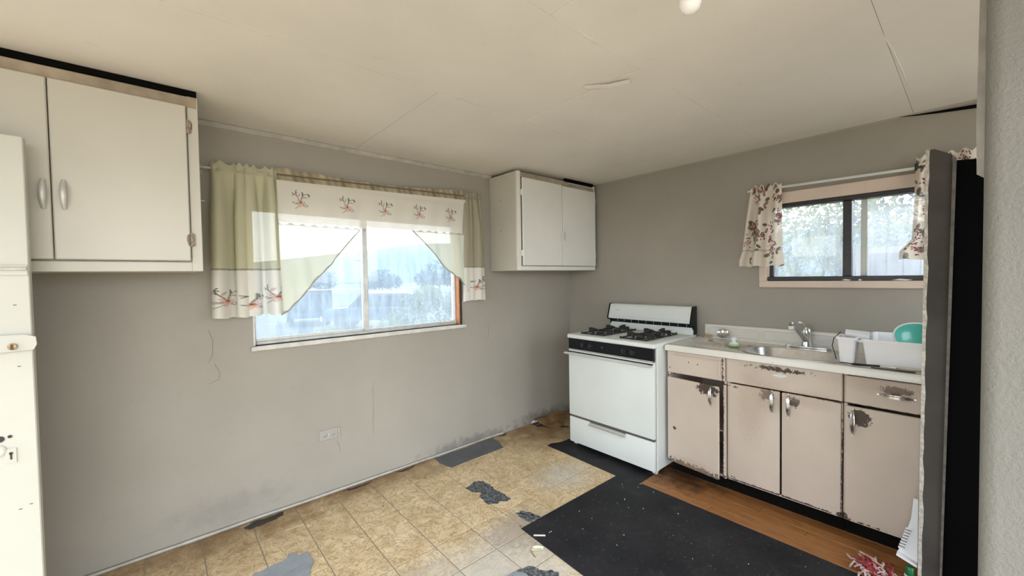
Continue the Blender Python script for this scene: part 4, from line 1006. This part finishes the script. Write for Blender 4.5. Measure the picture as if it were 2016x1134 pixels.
# ================================================================== ceiling bulb
lb = thing('ceiling_bulb', 'unlit white globe bulb in a porcelain holder on the ceiling', 'light bulb', (-2.055, -2.232, H))
MB().lathe([(0, -.137), (.012, -.1355), (.023, -.128), (.0295, -.115), (.0305, -.105), (.027, -.085), (.018, -.062), (.014, -.05), (.014, -.04)], (-2.055, -2.232, H), 26).build('bulb', 'bulb', lb, 60)
MB().lathe([(.020, -.050), (.023, -.046), (.024, -.03), (.045, -.018), (.055, -.004), (.055, -.0005)], (-2.055, -2.232, H), 28).build('lampholder', 'porcelain', lb, 40)

# ================================================================== mat, patches and scraps on the floor
def sheet(name, mat, pts, z0, th, seed=0, jag=0.0, sub=1, parent=None):
    rnd = random.Random(seed); P = []
    n = len(pts)
    for i in range(n):
        a = Vector((*pts[i], 0)); b_ = Vector((*pts[(i+1) % n], 0))
        for k in range(sub):
            p = a.lerp(b_, k/sub)
            if jag and k: p += Vector((rnd.gauss(0, jag), rnd.gauss(0, jag), 0))
            P.append((p.x, p.y, z0))
    return MB().prism(P, (0, 0, th)).build(name, mat, parent)
tag(sheet('floor_mat', 'mat', [(-1.748, -1.128), (-.862, -1.143), (-.852, -1.31), (-.826, -1.33), (-.824, -3.3), (-1.80, -3.3), (-1.772, -1.59)], .0005, .0025), 'large black worn mat laid in front of the sink', 'mat')
tag(sheet('floor_runner', 'mat', [(-.846, -.470), (-.80, -.455), (-.72, -.49), (-.50, -.50), (-.50, -1.31), (-.849, -1.31), (-.858, -1.14)], .0005, .0024, 3, .004, 4), 'narrow black strip of mat under the stove front', 'mat')
tag(sheet('exposed_patch', 'felt', [(-1.733, -.561), (-1.688, -.549), (-1.631, -.529), (-1.588, -.559), (-1.582, -.62), (-1.594, -.69), (-1.589, -.78), (-1.59, -.861), (-1.623, -.869), (-1.658, -.837), (-1.699, -.837), (-1.737, -.81), (-1.728, -.756), (-1.723, -.705), (-1.688, -.68), (-1.724, -.629)], .0005, .0012, 4, .004, 5), 'ragged grey bare patch in the tiles, larger one ahead of the mat', 'bare patch')
tag(sheet('exposed_patch', 'felt', [(-1.671, -.995), (-1.635, -1.0), (-1.608, -1.039), (-1.588, -1.122), (-1.629, -1.127), (-1.667, -1.124), (-1.681, -1.081), (-1.676, -1.032)], .0005, .0012, 5, .005, 5), 'small ragged bare patch touching the mat corner', 'bare patch')
tag(sheet('exposed_patch', 'felt', [(-2.03, -1.346), (-1.96, -1.352), (-1.90, -1.386), (-1.896, -1.42), (-1.868, -1.454), (-1.842, -1.496), (-1.90, -1.55), (-2.02, -1.50)], .0005, .0010, 6, .006, 4), 'ragged bare patch at the bottom edge of view beside the mat', 'bare patch')
tag(sheet('tape_strip', 'tape', [(-2.10, -1.335), (-1.985, -1.35), (-1.96, -1.40), (-2.02, -1.60), (-2.14, -1.58)], .0017, .0008, 7, .002, 3), 'blue-grey tape strip beside the bare patch at the bottom edge', 'tape')
tag(sheet('wall_tape', 'walltape', [(-1.657, -.028), (-1.667, -.123), (-1.637, -.250), (-1.129, -.241), (-1.095, -.147), (-1.075, -.028)], .0005, .0015, 8, .003, 4), 'dark grey tape strip along the foot of the window wall', 'tape')
tt = thing('duct_tape_patch', 'blue-grey patch of overlapping duct tape strips on the tiles', 'tape', (-2.8, -.62, .001))
for k, (pp, z) in enumerate([([(-2.99, -.535), (-2.828, -.505), (-2.822, -.80), (-3.02, -.80)], .0005), ([(-2.835, -.512), (-2.785, -.508), (-2.775, -.482), (-2.737, -.480), (-2.74, -.82), (-2.83, -.82)], .0013), ([(-2.752, -.522), (-2.689, -.519), (-2.691, -.572), (-2.683, -.614), (-2.714, -.672), (-2.730, -.703), (-2.76, -.76)], .0021), ([(-2.93, -.60), (-2.73, -.555), (-2.72, -.605), (-2.93, -.66)], .0029)]):
    sheet('tape_strip', 'tape', pp, z, .0007, 9+k, .0025, 5, tt)
sheet('tape_strip', 'tape', [(-2.96, -.69), (-2.74, -.64), (-2.74, -.70), (-2.96, -.75)], .0029, .0007, 31, .002, 5, tt)
tag(sheet('floor_hole', 'subfloor', [(-2.907, -.055), (-2.862, -.028), (-2.745, -.028), (-2.701, -.028), (-2.708, -.065), (-2.773, -.087), (-2.825, -.092), (-2.876, -.096)], .0004, .0010, 12, .004, 4), 'dark broken gap in the tiles at the foot of the window wall', 'hole')
for k, (x, y, L) in enumerate(((-1.98, -.03, .16), (-2.35, -.034, .2), (-1.02, -.03, .10), (-.62, -.03, .1))):
    tag(sheet('grime_strip', 'subfloor', [(x, y), (x+L*.4, y-.002), (x+L, y+.003), (x+L*.8, y-.018), (x+L*.35, y-.026)], .0005, .001, 40+k, .004, 4),
        ['crust of dirt along the wall left of the dark wall tape', 'crust of dirt along the wall below the window mullion', 'crust of dirt along the wall past the dark wall tape', 'crust of dirt by the torn vinyl in the corner'][k], 'dirt')
# torn vinyl in the corner beside the stove
fl = thing('torn_vinyl', 'torn brown vinyl flap lifted in the corner beside the stove', 'vinyl', (-.32, -.12, 0))
def flapf(u_, v_):
    x = -.56+.50*u_; y = -.015-.23*v_*(1-.2*u_)-.02*math.sin(u_*9)
    return (x, y, .004+.022*(1-v_)+.008*math.sin(u_*13+v_*4)*(1-v_*.6)+.006*math.sin(v_*9+u_*5))
mfl = MB().grid(24, 14, flapf); g = bmesh.ops.extrude_face_region(mfl.bm, geom=mfl.bm.faces[:])
for v in [e for e in g['geom'] if isinstance(e, bmesh.types.BMVert)]: v.co.z += .002
mfl.build('flap', 'vinylbrown', fl, 60)
sheet('dark_edge', 'subfloor', [(-.60, -.06), (-.50, -.10), (-.40, -.27), (-.40, -.33), (-.52, -.20), (-.61, -.11)], .0008, .0012, 17, .004, 3, fl)
m = MB(); m.tube([(-.60, -.02, .012), (-.585, -.035, .03), (-.56, -.03, .018), (-.545, -.045, .024)], [.008, .014, .012, .006], 7); m.build('crumpled_end', 'trim', fl, 60)
# crumbs and scraps
sp_ = MB(); sp_.box(-.032, -.0055, 0, .032, .0055, .004, b=.0015); o = sp_.build('plastic_stick', 'debris'); tag(o, 'white plastic stick on the corner of the black mat', 'scrap'); o.location = (-1.718, -1.243, .0031); o.rotation_euler = (0, 0, rad(-44))
lf = thing('dry_leaf', 'curled pale leaf on the tiles beside the mat', 'leaf', (-1.81, -1.315, .001))
def leaff(u_, v_):
    w_ = .017*math.sin(PI*min(1, max(0, u_)))**.7; return (-1.83+.045*u_+.010*(v_-.5), -1.30-.035*u_+(v_-.5)*2*w_, .0015+.016*abs(v_-.5)**1.5*2+.004*u_)
mfl = MB().grid(10, 8, leaff); g = bmesh.ops.extrude_face_region(mfl.bm, geom=mfl.bm.faces[:])
for v in [e for e in g['geom'] if isinstance(e, bmesh.types.BMVert)]: v.co.z += .001
mfl.build('leaf_blade', 'leafscrap', lf, 60)
MB().tube([(-1.832, -1.298, .002), (-1.846, -1.325, .002), (-1.850, -1.345, .0015)], .0022, 6).build('leaf_stem', 'brass', lf, 60)
rnd = random.Random(8); cr_m = MB()
for k in range(90):
    x, y = rnd.uniform(-1.72, -.84), rnd.uniform(-2.3, -1.15); rr = rnd.choice([.0007, .0008, .001, .0012, .0022])*rnd.uniform(.8, 1.4)
    cr_m.lathe([(rr, 0), (rr*.9, rr*.7), (0, rr*.9)], (x, y, .003), 5)
o = cr_m.build('crumbs', 'debris'); o['kind'] = 'stuff'; o['label'] = 'pale crumbs scattered over the black mat'; o['category'] = 'crumbs'
cr_m = MB()
for k in range(70):
    x, y = rnd.uniform(-2.6, -.9), rnd.uniform(-1.5, -.1)
    if x > -1.76 and y < -1.12: continue
    rr = rnd.choice([.0015, .002, .004])*rnd.uniform(.7, 1.3)
    cr_m.prism([(x+rr*math.cos(a)*rnd.uniform(.5, 1.3), y+rr*math.sin(a), .0004) for a in [2*PI*i/6 for i in range(6)]], (0, 0, .0012))
o = cr_m.build('dirt_specks', 'subfloor'); o['kind'] = 'stuff'; o['label'] = 'dark specks of dirt scattered over the tiles'; o['category'] = 'dirt'

# ================================================================== outdoors
GZ = -1.0
struct(MB().poly([(-400, -400, GZ), (400, -400, GZ), (400, 400, GZ), (-400, 400, GZ)], [(0, 1, 2, 3)]).build('ground', 'ground'), 'yard and field outside')
struct(MB().box(-9, -14, GZ, 3.0, -4.35, -.13).build('bounce_ground_rear', 'bounceground'), 'unseen pale slab behind the house, added to bounce light indoors')  # pale slabs out of view, added to bounce daylight into the room
struct(MB().box(-10, -4.34, GZ, -4.6, .5, -.13).build('bounce_ground_door', 'bounceground'), 'unseen pale slab at the entrance doorway, added to bounce light indoors')
struct(MB().box(-9, .3, GZ, 9, 12.5, GZ+.03).build('bounce_ground_yard', 'bounceground'), 'unseen pale surface close to the house, added to bounce light indoors')
struct(MB().box(.4, -8, GZ, 3.2, .2, GZ+.03).build('bounce_ground_side', 'bounceground'), 'unseen pale strip along the side of the house, added to bounce light indoors')
def ridge(name, r0, r1, a0, a1, el, amp, seed, mat, label):
    n_ = 90; vs = []; fs = []
    for i in range(n_+1):
        a = rad(a0+(a1-a0)*i/n_); h = r1*math.tan(rad(el(a0+(a1-a0)*i/n_)+amp*noise.noise(Vector((i*.13, seed, 0)))+amp*.3*noise.noise(Vector((i*.7, seed, 4)))))
        for rr, k in ((r0, 0), ((r0+r1)/2, .62), (r1, 1.0), (r1*1.3, 0)): vs.append((rr*math.cos(a), rr*math.sin(a), GZ+h*k))
    for i in range(n_):
        for k in range(3): fs.append((i*4+k, i*4+k+1, (i+1)*4+k+1, (i+1)*4+k))
    o = MB().poly(vs, fs).build(name, mat, None, 60); return struct(o, label)
ridge('hills', 230, 380, 0, 180, lambda a: 5.2 if a < 62 else max(2.2, 5.2-(a-62)*.13), .35, 1.0, 'hill', 'wooded hills beyond the field, distance haze painted in blue')
struct(MB().poly([(-60, 122, GZ+.02), (160, 60, GZ+.02), (162, 69, GZ+.02), (-58, 134, GZ+.02)], [(0, 1, 2, 3)]).build('road', 'road'), 'pale road across the field')

def leaf_cloud(name, mat, n, sampler, size, parent=None, seed=0, up=.3):
    rnd = random.Random(seed); vs = []; fs = []
    for k in range(n):
        c = Vector(sampler(rnd)); s = size*rnd.uniform(.6, 1.3)
        d = Vector((rnd.gauss(0, 1), rnd.gauss(0, 1), rnd.gauss(up, 1))).normalized(); e = d.cross(Vector((rnd.gauss(0, 1), rnd.gauss(0, 1), rnd.gauss(0, 1)))).normalized()
        i = len(vs); vs += [c-d*s, c+e*s*.42+d*s*.1, c+d*s, c-e*s*.42+d*s*.1]; fs.append((i, i+1, i+2, i+3))
    me = bpy.data.meshes.new(name); me.from_pydata([tuple(v) for v in vs], [], fs)
    return link(name, me, mat, parent)
def ball(rnd, c, R3):
    while True:
        p = Vector((rnd.uniform(-1, 1), rnd.uniform(-1, 1), rnd.uniform(-1, 1)))
        if .35 < p.length < 1: return (c[0]+p.x*R3[0], c[1]+p.y*R3[1], c[2]+p.z*R3[2])
def plant(name, label, cat, base, blobs, n, size, mat, seed, trunk=.05, group=None):
    t = thing(name, label, cat, base, group)
    def smp(rnd):
        c, R3 = rnd.choice(blobs); return ball(rnd, (base[0]+c[0], base[1]+c[1], base[2]+c[2]), R3)
    leaf_cloud('foliage', mat, n, smp, size, t, seed)
    top = max(c[2] for c, _ in blobs)
    m = MB(); m.tube([base, (base[0]+.03, base[1], base[2]+top*.5), (base[0]-.02, base[1]+.02, base[2]+top)], [trunk, trunk*.7, trunk*.3], 7); m.build('trunk', 'bark', t, 50)
    for (c, R3) in blobs[:5]: MB().tube([(base[0], base[1], base[2]+top*.35), (base[0]+c[0]*.8, base[1]+c[1]*.8, base[2]+c[2])], [trunk*.5, trunk*.15], 5).build('branch', 'bark', t, 50)
    return t
plant('weedy_shrub', 'pale green shrub outside the right half of the large window', 'shrub', (1.45, 6.1, GZ), [((0, 0, 1.25), (.75, .6, .8)), ((.9, -.5, 1.0), (.8, .6, .8)), ((-.6, .4, .85), (.55, .5, .7)), ((1.6, -.9, 1.1), (.7, .6, .8)), ((.3, 0, 1.9), (.4, .35, .35)), ((.9, -.4, 1.75), (.4, .35, .3))], 6500, .05, 'leaf', 1, .03)
plant('weedy_shrub', 'low pale shrub outside the left half of the large window', 'shrub', (.75, 11.0, GZ), [((0, 0, .5), (.7, .5, .45)), ((.7, -.4, .35), (.5, .4, .35))], 1200, .05, 'leaf', 2, .02)
for k, (x, y, h, lab) in enumerate(((14.5, 66, 5.2, 'round tree beyond the vehicles, leftmost'), (25.5, 64, 4.2, 'round tree just left of the window mullion, far off'), (32, 56, 5.5, 'broad tree right of the window mullion, far off'), (40, 50, 4.6, 'tree farthest right beyond the field'))):
    plant('field_tree', lab, 'tree', (x, y, GZ), [((0, 0, h*.6), (h*.55, h*.5, h*.38)), ((h*.4, 0, h*.45), (h*.45, h*.4, h*.3)), ((-h*.4, 0, h*.42), (h*.4, h*.4, h*.28))], 1500, .32, 'leafblue', 20+k, .16, 'trees beyond the field')
# tall grass under the window
rnd = random.Random(5); vs = []; fs = []
for k in range(7000):
    d_ = rnd.uniform(2.0, 15); a = rad(rnd.uniform(58, 98)); x, y = -3.2+d_*math.cos(a)*1.15+1.0, -1.0+d_*math.sin(a)+1.2
    h = rnd.uniform(.35, .75)*(1.0 if d_ < 8 else .7); w_ = .012; an = rnd.uniform(0, PI); lx, ly = rnd.gauss(0, .12), rnd.gauss(0, .12)
    i = len(vs); vs += [(x-w_*math.cos(an), y-w_*math.sin(an), GZ), (x+w_*math.cos(an), y+w_*math.sin(an), GZ), (x+lx*.5+w_*.6*math.cos(an), y+ly*.5+w_*.6*math.sin(an), GZ+h*.6), (x+lx, y+ly, GZ+h), (x+lx*.5-w_*.6*math.cos(an), y+ly*.5-w_*.6*math.sin(an), GZ+h*.6)]
    fs.append((i, i+1, i+2, i+3, i+4))
me = bpy.data.meshes.new('tall_grass'); me.from_pydata(vs, [], fs); o = link('tall_grass', me, 'grass'); o['kind'] = 'stuff'; o['label'] = 'tall grass growing outside below the large window'; o['category'] = 'grass'

def wheel(parent, x, y, R_):
    wv = MB().lathe([(R_*.6, -.11), (R_*.97, -.11), (R_, -.06), (R_, .06), (R_*.97, .11), (R_*.6, .11)], (x, y, R_), 24, (0, 1, 0)).build('tyre', 'tyre', parent, 40)
    MB().lathe([(R_*.5, -.10), (R_*.45, -.115), (R_*.2, -.10), (0, -.10)], (x, y, R_), 20, (0, 1, 0)).lathe([(R_*.62, .10), (R_*.55, .115), (R_*.2, .10), (0, .10)], (x, y, R_), 20, (0, 1, 0)).build('wheel_disc', 'pole', wv, 40)
suv = thing('parked_car', 'blue-grey sport utility car parked sideways outside the large window', 'car')
pf = [(-2.3, .45), (-2.35, .75), (-2.25, .95), (-1.15, 1.08), (-.55, 1.66), (-.2, 1.74), (1.7, 1.72), (2.05, 1.6), (2.3, 1.05), (2.32, .45)]
MB().prism([(x, -.88, z) for x, z in pf], (0, 1.76, 0)).build('car_body', 'carblue', suv)
for y in (-.895, .885):
    for q_ in ([(-.98, 1.12), (-.48, 1.60), (.02, 1.63), (.02, 1.10)], [(.08, 1.10), (.08, 1.63), (.98, 1.63), (.98, 1.10)], [(1.04, 1.10), (1.04, 1.63), (1.68, 1.60), (1.98, 1.12)]):
        MB().prism([(x, y, z) for x, z in q_], (0, .01, 0)).build('side_window', 'carglass', suv)
MB().prism([(-1.13, -.74, 1.10), (-.60, -.74, 1.62), (-.60, .74, 1.62), (-1.13, .74, 1.10)], (-.012, 0, .012)).build('windscreen', 'carglass', suv)
for y in (-.90, .89): MB().box(-2.1, y, 1.02, 2.2, y+.01, 1.05).build('side_trim', 'road', suv)
MB().tube([(-.2, -.7, 1.80), (1.6, -.7, 1.80)], .02, 6).tube([(-.2, .7, 1.80), (1.6, .7, 1.80)], .02, 6).build('roof_rail', 'grey_alu', suv)
MB().box(-2.42, -.86, .45, -2.30, .86, .68, b=.03).build('bumper', 'grey_alu', suv)
for x in (-1.45, 1.4):
    for y in (-.80, .80): wheel(suv, x, y, .36)
suv.location = (4.85, 16.7, GZ); suv.rotation_euler = (0, 0, rad(-36.9))
van = thing('parked_van', 'blue box-backed van parked behind the sport utility car', 'van')
MB().prism([(-1.0, -2.0, .45), (1.0, -2.0, .45), (1.0, -2.0, 1.75), (.92, -2.0, 1.85), (-.92, -2.0, 1.85), (-1.0, -2.0, 1.75)], (0, 3.2, 0)).build('van_body', 'carblue', van)
MB().prism([(-.95, 1.2, .45), (.95, 1.2, .45), (.95, 1.2, 1.1), (-.95, 1.2, 1.1)], (0, 1.0, 0)).build('bonnet', 'carblue', van)
for x0 in (-.88, .04): MB().box(x0, -2.02, .75, x0+.84, -2.0, 1.68, b=.01).build('rear_door', 'carglass', van)
MB().box(-1.03, -2.05, 1.78, 1.03, -1.95, 1.88).box(-1.03, -2.05, .45, -.95, -1.95, 1.85).box(.95, -2.05, .45, 1.03, -1.95, 1.85).build('rear_frame', 'pole', van)
for y in (-1.3, 1.3):
    for x in (-.86, .86):
        tw = MB().lathe([(.2, -.1), (.33, -.1), (.34, 0), (.33, .1), (.2, .1)], (x, y, .34), 20, (1, 0, 0)).build('tyre', 'tyre', van, 40)
van.location = (2.9, 21.6, GZ); van.rotation_euler = (0, 0, rad(-10))
up_ = thing('utility_pole', 'weathered utility pole standing by the road left of the mullion', 'pole', (18.4, 54.4, GZ))
MB().tube([(18.4, 54.4, GZ), (18.4, 54.4, 6.0)], [.17, .12], 10).build('post', 'pole', up_, 50)
MB().box(17.5, 54.3, 4.0, 19.3, 54.45, 4.16, b=.01).build('crossarm', 'pole', up_)
for x in (17.6, 18.0, 18.8, 19.2): MB().lathe([(.05, 0), (.06, .08), (.03, .14)], (x, 54.37, 4.16), 10).build('insulator', 'whitesheet', up_)
# beyond the small window: fence and trees
fe = thing('board_fence', 'grey upright board fence outside the small window', 'fence', (3.6, -2.3, GZ))
rnd = random.Random(2)
for k in range(16):
    y = -1.62-k*.15; MB().box(3.6, y-.140, GZ, 3.622, y, GZ+2.72+rnd.uniform(-.02, .02), b=.003).build('fence_board', 'fence', fe)
for z in (GZ+.5, GZ+1.5, GZ+2.4): MB().box(3.622, -4.0, z, 3.66, -1.62, z+.09).build('fence_rail', 'fence', fe)
plant('leafy_tree', 'leafy tree overhanging outside the left pane of the small window', 'tree', (4.6, -.9, GZ), [((-.6, 0, 2.6), (.7, .8, .9)), ((-.2, -.7, 3.1), (.7, .7, .7)), ((-.7, .5, 1.9), (.5, .6, .6)), ((.3, .6, 2.9), (.8, .8, .8)), ((-.6, -.35, 1.9), (.4, .4, .5))], 5200, .05, 'leaf', 31, .07)
plant('leafy_tree', 'leafy tree behind the grey board fence', 'tree', (6.0, -2.2, GZ), [((0, 0, 3.2), (1.0, 1.1, .8)), ((-.4, -.8, 3.0), (.8, .7, .7)), ((.2, .8, 3.0), (.8, .8, .7)), ((0, .3, 2.3), (.7, .9, .6))], 3600, .06, 'leafblue', 32, .09)
